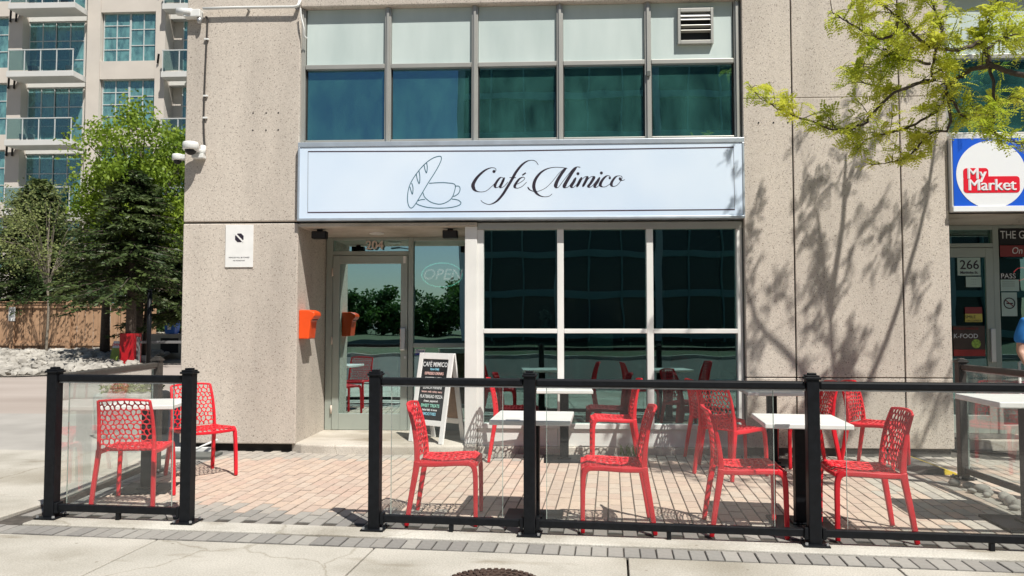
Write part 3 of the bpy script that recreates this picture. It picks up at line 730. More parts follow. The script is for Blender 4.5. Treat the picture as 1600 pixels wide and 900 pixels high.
# notice board on the left column
N = thing('notice_sign', 'white notice board with black barred octagon fixed on the concrete column', 'sign', (-3.46, WALL - .004, 2.04))
BOX('board', 'white_paint', N, -.158, .158, -.008, 0, 0, .475, .002)
oc = [(.052 * math.cos(R(22.5 + 45 * k)), .33 + .052 * math.sin(R(22.5 + 45 * k))) for k in range(8)]
MB().prism(oc, 'y', -.0105, -.0085).build('octagon', 'ink_dark', N)
MB().obox((0, -.0115, .33), (.125, .0012, .017), Matrix.Rotation(R(45), 3, 'Y')).build('bar', 'white_paint', N)
TEXT('VEHICLES WILL BE TOWED', 'ink_dark', N, 0, -.009, .108, .0195, spacing=1.0); TEXT('NO ROADWAY', 'ink_dark', N, 0, -.009, .074, .0195)
# orange mailbox on the reveal
m = MB(); prof = [(-.10, 1.24), (.10, 1.24), (.10, 1.50), (.085, 1.545), (.04, 1.565), (-.06, 1.565), (-.10, 1.55)]
A = thing('mailbox', 'orange-red metal mailbox with sloping hood on the doorway wall', 'mailbox', (XL, 8.58, 1.24))
mb = MB(); side = [(0, 0), (.115, 0), (.135, .20), (.185, .26), (.175, .30), (.12, .325), (0, .325)]
mb.prism(side, 'y', -.12, .12).build('body', 'orange_red', A, .012)
MB().obox((.150, 0, .215), (.006, .20, .012), Matrix.Rotation(R(-35), 3, 'Y')).build('slot', 'dark', A)
# exhaust vent in the end spandrel
V = thing('exhaust_vent', 'grey louvred exhaust vent box in the rightmost spandrel panel', 'vent', (1.62, 8.489, 4.50))
for a in ((-.195, -.165, 0, .40), (.165, .195, 0, .40), (-.164, .164, .36, .40), (-.164, .164, 0, .04)): BOX('frame', 'alu', V, a[0], a[1], -.055, 0, a[2], a[3], .003)
BOX('duct', 'dark', V, -.163, .163, -.006, -.001, .041, .359)
for z, t in ((.325, 50), (.285, 50), (.20, -20), (.145, -15)): MB().obox((0, -.035, z), (.325, .05, .006), Matrix.Rotation(R(t), 3, 'X')).build('louvre', 'white_paint' if t > 0 else 'alu', V)
# camera cluster on the corner
def dome(par, c, r, drop, base_h=.05):
    x, y, z = c
    MB().tube([(x, y, z), (x, y, z - .015), (x, y, z - base_h), (x, y, z - base_h - .01)], [r * .9, r, r, r * .86], 20).build('housing', 'white_plastic', par, smooth=True)
    pts = [(x, y, z - base_h - .011 - drop * math.sin(R(a))) for a in range(0, 91, 15)]; rad = [max(.004, r * .72 * math.cos(R(a))) for a in range(0, 91, 15)]
    MB().tube(pts, rad, 18).build('dome', 'dark', par, smooth=True)
C1 = thing('security_camera', 'white dome security camera on the column face below the conduit', 'camera', (-3.93, WALL, 3.3))
BOX('bracket', 'white_plastic', C1, -.06, .07, -.09, 0, -.04, .01, .006); BOX('arm', 'white_plastic', C1, -.045, .045, -.20, -.03, .02, .06, .01)
dome(C1, (-.03, -.17, .115), .085, .055, .075)
MB().tube([(.045, -.03, .0), (.045, -.03, .11)], .03, 12).build('conduit_box', 'white_plastic', C1, smooth=True)
C2 = thing('security_camera', 'smaller white dome security camera hanging off the building corner', 'camera', (-4.11, WALL + .06, 3.25))
BOX('arm', 'white_plastic', C2, -.10, 0, -.04, .04, .02, .075, .01); dome(C2, (-.11, 0, .085), .06, .045, .06)
C3 = thing('security_camera', 'white bracketed camera box at the top corner of the column', 'camera', (-4.02, WALL, 4.83))
BOX('bracket', 'white_plastic', C3, -.09, .10, -.10, 0, .03, .12, .01); MB().tube([(-.17, -.06, .105), (.0, -.08, .085)], .045, 12).build('barrel', 'white_plastic', C3, smooth=True)
MB().tube([(.08, -.06, .03), (.08, -.06, -.035)], [.03, .022], 12).build('nozzle', 'galv', C3, smooth=True)
# conduits
cd = thing('conduit', 'thin grey conduit running down the column from the top camera', 'conduit', (-3.87, WALL - .012, 3.42))
MB().tube(spline([(0, 0, -.02), (-.012, 0, .08), (-.022, 0, .3), (-.018, 0, .7), (-.008, 0, 1.1), (.0, 0, 1.42), (-.02, -.004, 1.47)]), .010, 8).build('pipe', 'brown_metal', cd, smooth=True)
for z in (.30, .55, 1.2): BOX('clip', 'white_plastic', cd, -.03, .02, -.014, .0115, z, z + .02, .003)
cp_ = thing('conduit', 'white horizontal conduit along the top of the column and window band', 'conduit', (-3.9, WALL - .06, 4.965))
MB().tube([(0, 0, 0), (.35, 0, .005), (1.04, 0, -.002), (1.09, 0, .012), (1.10, .03, .09)], .017, 8).build('pipe', 'white_plastic', cp_, smooth=True)
for x in (.5, 1.05): BOX('clip', 'galv', cp_, x, x + .02, .008, .059, -.02, .02, .003)
wv = thing('cable', 'pale loose cable dropping from the top conduit beside the first spandrel', 'cable', (-2.80, 8.33, 4.94))
MB().tube(spline([(.02, 0, 0), (.03, 0, -.1), (.06, 0, -.22), (.055, .02, -.30), (.08, .06, -.32)]), .009, 6).build('pipe', 'white_plastic', wv, smooth=True)
# bolt holes left in the concrete
hm = MB()
bolts = []
for z in (3.585, 3.78):
    for x in (-3.33, -3.18, -3.04): bolts.append((x, z))
for x in (2.28, 2.44, 2.595): bolts.append((x, 3.60))
for i, (x, z) in enumerate(bolts):
    MB().tube([(x, WALL + .008, z), (x, WALL - .003, z)], .009, 8).build('bolt', 'dark', B).location = (0, -WALL, 0)
# outdoor speakers / heaters under the soffit
for i, (x, lab) in enumerate(((-2.62, 'small black box spotlight under the soffit at the left of the door'), (-1.12, 'small black box spotlight under the soffit above the sidelight'))):
    L = thing('spotlight', lab, 'spotlight', (x, 8.62, 2.487), 'soffit spotlights')
    BOX('body', 'black_metal', L, -.085, .085, -.05, .05, -.11, -.022, .01); BOX('yoke', 'black_metal', L, -.03, .03, -.02, .02, -.021, 0, .003)
    BOX('face', 'dark', L, -.075, .075, -.056, -.051, -.10, -.03, .004)
# open sign behind the sidelight, tubes given an added glow to show through the glass
O = thing('open_sign', 'glowing oval neon OPEN sign hanging inside the sidelight', 'sign', (-1.345, DY + .085, 2.02))
el = [(.255 * math.cos(2 * math.pi * k / 40), 0, .15 * math.sin(2 * math.pi * k / 40)) for k in range(41)]
MB().tube(el, .008, 6, False).build('oval_tube', 'neon_tube_mint', O, smooth=True)
TEXT('OPEN', 'neon_tube_pink', O, 0, -.012, 0, .19, shear=.25, weight=.0012)
# sandwich board
SB = thing('sandwich_board', 'white framed chalkboard sandwich board standing on the doorstep', 'sandwich board', (-1.29, 8.62, .096), rz=R(-31))
TL = R(11)
def leaf(par, sgn, y0, bd_mat):
    M = Matrix.Rotation(sgn * TL, 3, 'X'); c = Vector((0, y0, 0))
    def pc(nm, mt, x0, x1, z0, z1, t=.022, dy=0):
        o = MB(); hx = (x1 - x0) / 2; hz = (z1 - z0) / 2
        o.obox(c + M @ Vector(((x0 + x1) / 2, dy, (z0 + z1) / 2)), (x1 - x0, t, z1 - z0), M); return o.build(nm, mt, par, .003 if t > .01 else 0)
    pc('stile', 'white_paint', -.245, -.185, 0, 1.0); pc('stile', 'white_paint', .185, .245, 0, 1.0)
    pc('rail', 'white_paint', -.184, .184, .93, 1.0); pc('rail', 'white_paint', -.184, .184, .19, .25)
    pc('board', bd_mat, -.184, .184, .251, .929, .008)
    return M, c
M, c = leaf(SB, -1, -.155, 'chalkboard'); leaf(SB, 1, .245, 'hardboard')
MB().tube([(-.24, .045, .972), (.24, .045, .972)], .012, 8).build('hinge', 'galv', SB, smooth=True)
lines = [('CAFÉ MIMICO', .905, .074, 'chalk'), ('Open Daily', .852, .036, 'chalk_blue'), ('ESPRESSO DRINKS', .80, .043, 'chalk_pink'), ('COFFEE & TEA', .738, .05, 'chalk'),
         ('LUNCH PANINI', .635, .05, 'chalk'), ('burgers  melts  turkey  merry', .588, .031, 'chalk_pink'), ('FLATBREAD PIZZA', .53, .05, 'chalk'), ('cheese  pepperoni', .48, .035, 'chalk'),
         ('SWEET TREATS', .425, .05, 'chalk_green'), ('baked daily  in house', .378, .032, 'chalk'), ('SMOOTHIES', .33, .045, 'chalk_blue')]
for t, z, s_, mm in lines:
    o = link('lettering', text_mesh(t, s_, weight=.0006, xs=.78), mm, SB); o.location = c + M @ Vector((0, -.0055, z * .96)); o.rotation_euler = (R(90) - TL, 0, 0)
# interior bits seen through the big panes
G1 = thing('light_string', 'string of small clear bulbs hung across the café windows inside', 'string lights', (.65, 8.75, 1.2))
pl = []
for i in range(3):
    for k in range(9): t = k / 8; pl.append((-1.4 + i * .95 + t * .95, 0, .06 - .11 * 4 * t * (1 - t) * .6))
MB().tube(pl, .003, 5, False).build('wire', 'dark', G1, smooth=True)
for i in range(1, 26, 2):
    x, y, z = pl[i]; MB().tube([(x, y, z - .002), (x, y, z - .02), (x, y, z - .05), (x, y, z - .06)], [.006, .011, .011, .004], 8).build('bulb', 'bulb', G1, smooth=True)
P1 = tag(BOX('paper_sheet', 'paper_white', None, .43, .70, 8.54, 8.543, 1.12, 1.30), 'white sheet of paper taped inside the middle café window', 'paper')
FV1 = thing('flower_vase', 'white flower vase standing inside behind the left café window', 'vase', (-.05, 8.80, 1.33))
MB().tube([(0, 0, 0), (0, 0, .01), (0, 0, .08), (0, 0, .13)], [.05, .06, .05, .035], 14).build('vase', 'white_paint', FV1, smooth=True)
fl = MB()
for k in range(70):
    d = Vector((rnd.gauss(0, 1), rnd.gauss(0, 1), rnd.gauss(.3, .8))).normalized() * rnd.uniform(.03, .075); M2 = Euler((rnd.uniform(0, 6), rnd.uniform(0, 6), 0)).to_matrix()
    fl.add([Vector((0, 0, .17)) + d + M2 @ Vector(q) for q in ((-.015, -.012, 0), (.015, -.012, 0), (.012, .015, .004), (-.012, .015, .004))], [(0, 1, 2, 3)])
fl.build('blossom', 'white_plastic', FV1)
BOX('shelf', 'room_dark', FV1, -.3, .3, -.1, .1, -.03, -.001)

# ------------------------------------------------------------------ papers and posters on the market front
def poster(name, lab, mt, x0, x1, z0, z1, y=MY - .004, cat='poster'):
    return tag(BOX(name, mt, None, x0, x1, y - .002, y, z0, z1), lab, cat)
def ptext(o, s, mt, x, z, size, y=MY - .0085, **k): t = TEXT(s, mt, o, x, y, z, size, **k); return t
YD = MY - .001
p = poster('address_paper', 'pale paper reading 266 on the market door', 'paper', 4.915, 5.185, 1.99, 2.205); ptext(p, '266', 'ink_dark', 5.055, 2.115, .155, weight=.001); ptext(p, 'Manitoba St.', 'ink_dark', 5.05, 2.025, .042, weight=.001)
p = poster('small_paper', 'small pale paper taped below the address paper on the market door', 'paper', 5.01, 5.19, 1.85, 1.975)
for k, z in enumerate((1.945, 1.915, 1.885)): ptext(p, '- - -', 'ink_dark', 5.10, z, .035)
p = poster('warning_paper', 'dark and yellow camera warning paper low on the market door glass', 'maroon', 4.99, 5.19, 1.53, 1.61)
tag(BOX('lower_half', 'poster_yellow', p, 4.99, 5.19, MY - .006, MY - .004, 1.43, 1.529)); ptext(p, 'SMILE', 'ink_dark', 5.05, 1.49, .05); ptext(p, 'ON CAMERA', 'ink_dark', 5.09, 1.445, .03)
p = poster('food_poster', 'red and brown K-Food poster at the bottom of the market door', 'poster_dark', 4.845, 5.215, 1.02, 1.385); ptext(p, 'WORLD FAMOUS', 'poster_red', 4.99, 1.35, .038); ptext(p, 'K-FOOD', 'paper_white', 4.99, 1.26, .075)
BOX('picture_band', 'poster_red', p, 4.846, 5.214, MY - .0075, MY - .0062, 1.022, 1.10); MB().tube([(5.11, MY - .007, 1.17), (5.11, MY - .0075, 1.17)], .055, 12).build('picture', 'lettuce', p)
p = poster('newspaper_banner', 'black banner reading THE GLOBE across the top of the market window', 'dark', 5.415, 6.5, 2.36, 2.555); ptext(p, 'THE GLOBE', 'paper_white', 5.425, 2.475, .135, align='LEFT', xs=.75)
p = poster('sale_banner', 'dark red banner reading On Sale below the newspaper banner', 'maroon', 5.42, 6.3, 2.215, 2.352); ptext(p, 'On Sale', 'paper_white', 5.55, 2.285, .115, align='LEFT', shear=.2, xs=.85)
p = poster('pass_notice', 'green PASS inspection notice on the market window', 'paper', 5.415, 5.63, 1.80, 1.94); BOX('heading', 'dark', p, 5.415, 5.60, MY - .006, MY - .004, 1.941, 2.02); ptext(p, 'PASS', 'paper_white', 5.505, 1.98, .085); 
for z in (1.91, 1.885, 1.86): BOX('text_line', 'alu_dark', p, 5.43, 5.58, MY - .0075, MY - .0062, z, z + .004)
p = poster('no_smoking_notice', 'no smoking notice with barred circle on the market window', 'paper', 5.42, 5.60, 1.50, 1.785)
ring = [(5.51 + .062 * math.cos(2 * math.pi * k / 24), MY - .009, 1.655 + .062 * math.sin(2 * math.pi * k / 24)) for k in range(25)]
MB().tube(ring, .006, 5, False).build('ring', 'ink_dark', p); MB().obox((5.51, MY - .009, 1.655), (.12, .002, .010), Matrix.Rotation(R(40), 3, 'Y')).build('bar', 'maroon', p); BOX('cigarette', 'ink_dark', p, 5.475, 5.55, MY - .0085, MY - .007, 1.645, 1.660)
O2 = thing('open_sign', 'lit red neon OPEN sign inside the market window', 'sign', (5.90, MY + .07, 2.0))
TEXT('OPEN', 'neon_red', O2, 0, -.006, 0, .26, shear=.25, weight=-.006)
fr_ = thing('display_frame', 'white tubular display frame standing below the market window', 'frame', (5.75, 9.30, .10))
for x in (-.26, .26): MB().tube([(x, 0, 0), (x, 0, .86)], .016, 8).build('upright', 'white_paint', fr_, smooth=True)
MB().tube([(-.26, 0, .86), (.26, 0, .86)], .016, 8).build('top_bar', 'white_paint', fr_, smooth=True); MB().tube([(-.26, 0, .2), (.26, 0, .2)], .012, 8).build('lower_bar', 'white_paint', fr_, smooth=True)

# ------------------------------------------------------------------ glass terrace fences
FH = 1.085
def fence_post(par, p, rz=FA, mt='black_metal'):
    M = Matrix.Rotation(rz, 3, 'Z')
    m = MB().obox((p.x, p.y, FH / 2 - .01), (.078, .078, FH - .03), M); post = m.build('post', mt, par, .006)
    k = MB().obox((p.x, p.y, .014), (.16, .16, .010), M)
    k.build('base_plate', 'black_metal', par, .002)
    for sx in (-1, 1):
        for sy in (-1, 1):
            c = Vector((p.x, p.y, 0)) + M @ Vector((sx * .062, sy * .062, 0)); MB().tube([(c.x, c.y, .02), (c.x, c.y, .034)], .010, 6).build('bolt', 'galv', par)
    m = MB().obox((p.x, p.y, FH - .020), (.098, .098, .016), M); m.obox((p.x, p.y, FH - .006), (.082, .082, .012), M); m.obox((p.x, p.y, FH + .006), (.05, .05, .014), M); m.build('cap', mt, par, .004)
def fence_bay(par, a, b, gap=.07, mt='black_metal', foot=True, gapb=None):
    a = Vector(a); b = Vector(b); d = (b - a).normalized(); a2 = a + d * .043; b2 = b - d * .043
    z = Vector((0, 0, 1))
    MB().bar(a2 + z * 1.018, b2 + z * 1.018, .055, .052).build('rail', mt, par, .012)
    MB().bar(a2 + z * .083, b2 + z * .083, .04, .05).build('rail', mt, par, .006)
    g0 = a2 + d * gap; g1 = b2 - d * (gapb or gap)
    MB().bar(g0 + z * .552, g1 + z * .552, .008, .876).build('glass_panel', 'fence_glass', par)
    for q in (g0, g1): MB().bar(q + z * .114, q + z * .990, .009, .004, up=tuple(d)).build('glass_edge', 'glass_edge', par)
    MB().bar(a2 + z * .987, b2 + z * .987, .02, .008).build('clip_strip', 'galv', par)
    for q in (a2, b2): MB().obox(q + z * .083 + d * (.012 if q is a2 else -.012), (.022, .07, .075), Matrix.Rotation(math.atan2(d.y, d.x), 3, 'Z')).build('rail_bracket', mt, par, .003)
    if foot:
        c = (a2 + b2) / 2; MB().obox((c.x, c.y, .034), (.028, .03, .052), FM).build('foot', mt, par, .002)
LF = tag(empty('glass_fence', FP(-2.9, 0)), 'short black framed glass fence around the left end of the terrace', 'fence', 'glass terrace fences')
RF = tag(empty('glass_fence', FP(1.2, 0)), 'long black framed glass fence along the front and right of the terrace', 'fence', 'glass terrace fences')
def under(par, f, *a, **k):
    before = set(par.children); f(par, *a, **k)
    for o in par.children:
        if o not in before: o.location = -par.location
uL = [-3.63, -2.58]; uR = [-1.205, -.135, 1.69, 3.80]
for u in uL: under(LF, fence_post, FP(u, 0))
side_l = Vector((-3.76, 7.22, 0)); under(LF, fence_post, side_l, 0, 'brown_metal')
under(LF, fence_bay, FP(uL[0], 0), FP(uL[1], 0), .075)
under(LF, fence_bay, FP(uL[0], 0), side_l, .05, 'brown_metal', False)
for u in uR: under(RF, fence_post, FP(u, 0))
side_r = Vector((3.76, 7.25, 0)); under(RF, fence_post, side_r, 0, 'brown_metal')
under(RF, fence_bay, FP(uR[0], 0), FP(uR[1], 0), .07, gapb=.14); under(RF, fence_bay, FP(uR[1], 0), FP(uR[2], 0), .07, gapb=.2); under(RF, fence_bay, FP(uR[2], 0), FP(uR[3], 0), .16)
under(RF, fence_bay, side_r, FP(uR[3], 0), .05, 'brown_metal', False)

# ------------------------------------------------------------------ tables
def make_table():
    t = empty('cafe_table')
    BOX('tabletop', 'tabletop', t, -.285, .285, -.30, .30, .708, .742, .006)
    BOX('pedestal', 'black_metal', t, -.045, .045, -.045, .045, .032, .69, .006)
    BOX('top_plate', 'black_metal', t, -.13, .13, -.13, .13, .691, .707, .003)
    b = MB().box(-.21, .21, -.21, .21, 0, .018); b.build('base', 'black_metal', t, .008); BOX('collar', 'black_metal', t, -.07, .07, -.07, .07, .0185, .031, .004)
    return t
tp = make_table(); first = [True]
TABLES = [(-.12, 5.66, -4, 'white table by the fence between the two leftmost front chairs', 1.0), (1.765, 5.56, -6, 'white table by the fence beside the tall fence post', 1.0),
          (3.38, 5.62, -4, 'tall white table at the right edge inside the fence corner', 1.2), (.15, 8.07, 0, 'white table against the café window behind the front row', 1.0),
          (2.24, 7.93, -4, 'white table standing before the concrete wall at the right', 1.0), (-3.43, 6.46, 10, 'white table inside the small left fence', 1.0)]
for x, y, a, lab, sz in TABLES:
    o = tp if first[0] else copy_tree(tp); first[0] = False
    o.location = (x, y, 0); o.rotation_euler = (0, 0, R(a)); tag(o, lab, 'table', 'white café tables')
    if sz > 1: o.scale = (1.25, 1.1, sz)

# ------------------------------------------------------------------ red lattice chairs
def lattice(nc, nr, bar, surf, seed):
    """web of irregular rounded cells laid on surf(u, v), u and v in 0..1"""
    r = random.Random(seed); K = 2 * nc; V = {}; zig = .20
    for i in range(nr + 1):
        for k in range(K + 1):
            u = k / K; v = (i + (zig if (k % 2) == (i % 2) else -zig)) / nr
            if 0 < k < K: u += r.uniform(-.55, .55) / K
            if 0 < i < nr: v += r.uniform(-.3, .3) / nr
            else: v = i / nr
            V[i, k] = (u, v)
    m = MB(); idx = {}
    def gv(p):
        m.v.append(tuple(surf(*p))); return len(m.v) - 1
    for q in V: idx[q] = gv(V[q])
    for i in range(nr):
        k0 = -(i % 2)
        while k0 < K:
            ks = [k for k in (k0, k0 + 1, k0 + 2) if 0 <= k <= K]; k0 += 2
            if len(ks) < 2: continue
            loop = [(i, k) for k in ks] + [(i + 1, k) for k in reversed(ks)]
            P = [V[q] for q in loop]; cx = sum(p[0] for p in P) / len(P); cy = sum(p[1] for p in P) / len(P)
            inner = []
            for u, v in P:
                dx, dy = u - cx, v - cy; L = math.hypot(dx * .42, dy * nr / nc * .42)
                t = min(.6, bar / max(L, 1e-4)); inner.append(gv((u - dx * t, v - dy * t)))
            n = len(loop)
            for j in range(n): m.f.append((idx[loop[j]], idx[loop[(j + 1) % n]], inner[(j + 1) % n], inner[j]))
    return m
def web(name, par, m, thick=.008):
    o = m.build(name, 'red_plastic', par, smooth=True)
    bm = bmesh.new(); bm.from_mesh(o.data); bmesh.ops.recalc_face_normals(bm, faces=bm.faces); bm.to_mesh(o.data); bm.free()
    ss = o.modifiers.new('sub', 'SUBSURF'); ss.levels = 1; ss.render_levels = 1; ss.boundary_smooth = 'PRESERVE_CORNERS'
    s = o.modifiers.new('sol', 'SOLIDIFY'); s.thickness = thick; s.offset = 0
    return bake(o)
def make_chair():
    t = empty('red_chair')
    def seat(u, v):          # v runs from the rear to the front
        x = -.185 + .41 * v; z = .435 - .022 * math.sin(math.pi * min(1, v * 1.1)) * (1 - (2 * u - 1) ** 2) + .012 * v
        if v > .85: z -= .9 * (v - .85) ** 2
        return (x, (u - .5) * (.385 + .03 * v), z)
    def back(u, v):          # v runs upwards
        z = .445 + .375 * v; x = -.185 - .012 * v - .062 * v * v - .03 * (1 - (2 * u - 1) ** 2) * (1 - .3 * v)
        return (x, (u - .5) * (.40 - .03 * v), z + .012 * (1 - (2 * u - 1) ** 2) * v)
    web('seat', t, lattice(10, 10, .0034, seat, 3)); web('backrest', t, lattice(9, 10, .0031, back, 5))
    def part(nm, m, bev=.006):
        o = m.build(nm, 'red_plastic', t, bev); return bake(o, True)
    for s in (-1, 1):
        y = s * .208
        part('leg', MB().sweep(spline([(-.262, y * 1.09, 0), (-.235, y * 1.05, .18), (-.203, y * 1.0, .37), (-.192, y * .99, .445)], 4), (0, 1, 0), .030, [.030 + .018 * k / 12 for k in range(13)]))
        part('leg', MB().sweep(spline([(.222, y * 1.05, 0), (.221, y * 1.03, .2), (.217, y * 1.0, .36), (.200, y, .418), (.165, y, .437)], 4), (0, 1, 0), .030, [.028 + .012 * k / 16 for k in range(17)]))
        part('side_rail', MB().sweep(spline([(.185, y, .432), (.08, y, .432), (-.06, y, .424), (-.19, y, .425)], 4), (0, 1, 0), .026, .034))
        part('back_post', MB().sweep(spline([(-.193, y * .985, .43), (-.200, y * .975, .55), (-.225, y * .945, .70), (-.265, y * .905, .825)], 4), (0, 1, 0), .022, [.042 - .024 * k / 12 for k in range(13)]))
    part('top_rail', MB().sweep(spline([(-.262, -.188, .822), (-.285, -.1, .83), (-.292, 0, .834), (-.285, .1, .83), (-.262, .188, .822)], 4), (0, 0, 1), .018, .016), .004)
    part('front_rail', MB().sweep(spline([(.224, -.2, .424), (.228, 0, .418), (.224, .2, .424)], 4), (0, 0, 1), .026, .016), .004)
    return t
ch = make_chair(); first = [True]
CHAIRS = [(-3.28, 6.00, 98, 'red lattice chair seen from behind through the small left fence'),
          (-3.23, 7.06, -40, 'red lattice chair turned sideways in front of the concrete column'),
          (-.74, 5.62, 0, 'leftmost red lattice chair of the front row beside the sandwich board'),
          (-.37, 8.10, 2, 'red lattice chair by the white window post, its seat hidden behind a table'),
          (.66, 8.07, 180, 'red lattice chair facing left at the table by the café window'),
          (.45, 5.48, 178, 'front row red chair facing left with its back to the next red chair'),
          (1.35, 5.42, -5, 'front row red chair facing right towards the fence post table'),
          (1.70, 7.34, 36, 'red lattice chair angled away behind the front row, partly under the wall table'),
          (1.72, 8.10, 8, 'red lattice chair closest to the window at its right end'),
          (2.55, 7.86, 180, 'red lattice chair behind the fence post table facing left'),
          (3.20, 7.76, -42, 'red lattice chair turned outward beside the right concrete wall'),
          (2.11, 5.36, 175, 'rightmost front row red chair facing left beside the tall fence post')]
for x, y, a, lab in CHAIRS:
    o = ch if first[0] else copy_tree(ch); first[0] = False
    o.location = (x, y, .003); o.rotation_euler = (0, 0, R(a)); tag(o, lab, 'chair', 'red lattice chairs on the terrace')

# ------------------------------------------------------------------ terrace odds and ends
rp = thing('cable_ramp', 'low rubber ramp strip with a yellow edge running out from the wall', 'ramp', (3.66, 7.9, 0))
MB().prism([(-.20, .001), (.02, .001), (.02, .055), (-.02, .06), (-.12, .05)], 'y', -.46, .44).build('wedge', 'rubber', rp, .004)
MB().prism([(.021, .001), (.15, .001), (.13, .02), (.021, .058)], 'y', -.46, .44).build('edge', 'yellow_edge', rp, .003)
ico = []
bm = bmesh.new(); bmesh.ops.create_icosphere(bm, subdivisions=1, radius=1)
ICO_V = [v.co.copy() for v in bm.verts]; ICO_F = [tuple(v.index for v in f.verts) for f in bm.faces]; bm.free()
bm = bmesh.new(); bmesh.ops.create_icosphere(bm, subdivisions=2, radius=1)
ICO2_V = [v.co.copy() for v in bm.verts]; ICO2_F = [tuple(v.index for v in f.verts) for f in bm.faces]; bm.free()
def rock(m, c, r, V=ICO_V, F=ICO_F, flat=.7):
    M = Euler((rnd.uniform(0, 6), rnd.uniform(0, 6), rnd.uniform(0, 6))).to_matrix(); s = Vector((rnd.uniform(.7, 1.3), rnd.uniform(.7, 1.2), rnd.uniform(.6, 1)))
    vs = []
    for v in V:
        q = M @ Vector((v.x * s.x, v.y * s.y, v.z * s.z)) * r * rnd.uniform(.9, 1.08); vs.append(Vector(c) + Vector((q.x, q.y, q.z * flat)))
    m.add(vs, F)
k = 0
for i in range(17):
    y = 6.95 - i * .075 + rnd.uniform(-.03, .03); x = 3.60 + rnd.uniform(-.09, .06); r = rnd.uniform(.035, .065)
    m = MB(); rock(m, (x, y, r * .55), r, ICO2_V, ICO2_F); o = m.build('stone', 'white_stone', None, smooth=True)
    tag(o, 'whitish river stone in the little heap along the right side fence', 'stone', 'stones heaped along the right side fence')
gt = MB()
for i in range(46):
    a = rnd.uniform(0, 6.3); L = rnd.uniform(.08, .17); p = Vector((.86 + rnd.gauss(0, .05), 8.33 + rnd.gauss(0, .025), 0)); d = Vector((math.cos(a), math.sin(a), 0)); w = Vector((-d.y, d.x, 0)) * .005
    tip = p + d * L * .7 + Vector((0, 0, L * .8)); mid = p + d * L * .25 + Vector((0, 0, L * .6)); gt.add([p - w, p + w, mid + w, mid - w, tip], [(0, 1, 2, 3), (3, 2, 4)])
tag(gt.build('grass_tuft', 'grass'), 'green tuft of weeds growing at the foot of the window', 'weed')
# metal bracket and slab lying by the foot of the column
ob = thing('folded_bracket', 'grey plate with a bent white bracket lying by the column foot', 'bracket', (-3.75, 8.05, 0))
BOX('plate', 'alu_dark', ob, -.32, .22, -.16, .16, .004, .03, .004); MB().tube([(-.1, .1, .035), (.0, .12, .09), (.16, .16, .16)], .012, 6).build('arm', 'white_plastic', ob, smooth=True); BOX('lip', 'white_plastic', ob, -.34, .08, .18, .21, .004, .07, .004)

# ------------------------------------------------------------------ person at the market front
def skin(name, m, par, verts, edges, radii, root=0, sub=2):
    me = bpy.data.meshes.new(name); me.from_pydata(verts, edges, []); o = link(name, me, m, par)
    sk = o.modifiers.new('skin', 'SKIN'); sk.use_smooth_shade = True
    for i, r in enumerate(radii):
        sv = me.skin_vertices[0].data[i]; sv.radius = r if isinstance(r, tuple) else (r, r); sv.use_root = (i == root)
    s = o.modifiers.new('sub', 'SUBSURF'); s.levels = sub; s.render_levels = sub
    bake(o); o.data.materials.clear(); o.data.materials.append(MATS[m]); return o
PN = thing('person', 'person in a blue T-shirt standing at the market front holding a purple bag', 'person', (5.17, 8.25, 0), rz=R(-12))
V0 = [(0, 0, .95), (0, .0, 1.12), (0, .01, 1.30), (0, .02, 1.43), (0, 0, 1.53), (0, -.01, 1.60), (0, -.015, 1.67), (0, -.01, 1.72)]
r0 = [(.155, .11), (.14, .10), (.165, .11), (.12, .08), (.055, .055), (.07, .085), (.078, .095), (.055, .07)]
E0 = [(i, i + 1) for i in range(7)]
def chain(pts, rad, at):
    b = len(V0)
    for i, (p, r) in enumerate(zip(pts, rad)): V0.append(p); r0.append(r); E0.append((at if i == 0 else b + i - 1, b + i))
    return len(V0) - 1
for s in (-1, 1):
    chain([(s * .095, 0, .86), (s * .105, -.01, .50), (s * .11, .02, .28), (s * .11, .03, .09), (s * .115, -.05, .05), (s * .12, -.15, .04)], [.09, .06, .058, .042, .045, .038], 0)
    w = chain([(s * .185, .02, 1.42), (s * .235, .02, 1.27), (s * .255, .01, 1.12), (s * .235, -.10, 1.00), (s * .215, -.19, .92), (s * .21, -.235, .885)], [.062, .05, .042, .036, .028, (.036, .022)], 3)
    x, y, z = V0[w]
    for k, (dx, L) in enumerate(((-.03, .9), (-.01, 1.05), (.01, 1.0), (.028, .8))):
        chain([(x + dx * .9, y - .03, z - .025), (x + dx, y - .055 * L, z - .05 * L), (x + dx, y - .055 * L, z - .085 * L)], [.0105, .0095, .008], w)
    chain([(x - s * .03, y - .005, z - .01), (x - s * .045, y - .03, z - .035), (x - s * .035, y - .045, z - .06)], [.012, .011, .009], w)
body = skin('body', 'skin', PN, V0, E0, r0)
Vs = [(0, 0, .90), (0, 0, 1.05), (0, .01, 1.28), (0, .02, 1.43), (0, .01, 1.48)]; rs = [(.185, .14), (.178, .135), (.19, .135), (.135, .10), (.085, .07)]; Es = [(0, 1), (1, 2), (2, 3), (3, 4)]
for s in (-1, 1): b = len(Vs); Vs += [(s * .19, .02, 1.415), (s * .235, .02, 1.29), (s * .25, .018, 1.19)]; rs += [.082, .078, .076]; Es += [(3, b), (b, b + 1), (b + 1, b + 2)]
skin('t_shirt', 'shirt_blue', PN, Vs, Es, rs)
Vt = [(0, 0, .95), (0, 0, .88)]; rt = [(.172, .13), (.165, .125)]; Et = [(0, 1)]
for s in (-1, 1): b = len(Vt); Vt += [(s * .098, 0, .80), (s * .107, -.01, .50), (s * .112, .02, .12)]; rt += [.098, .075, .065]; Et += [(1, b), (b, b + 1), (b + 1, b + 2)]
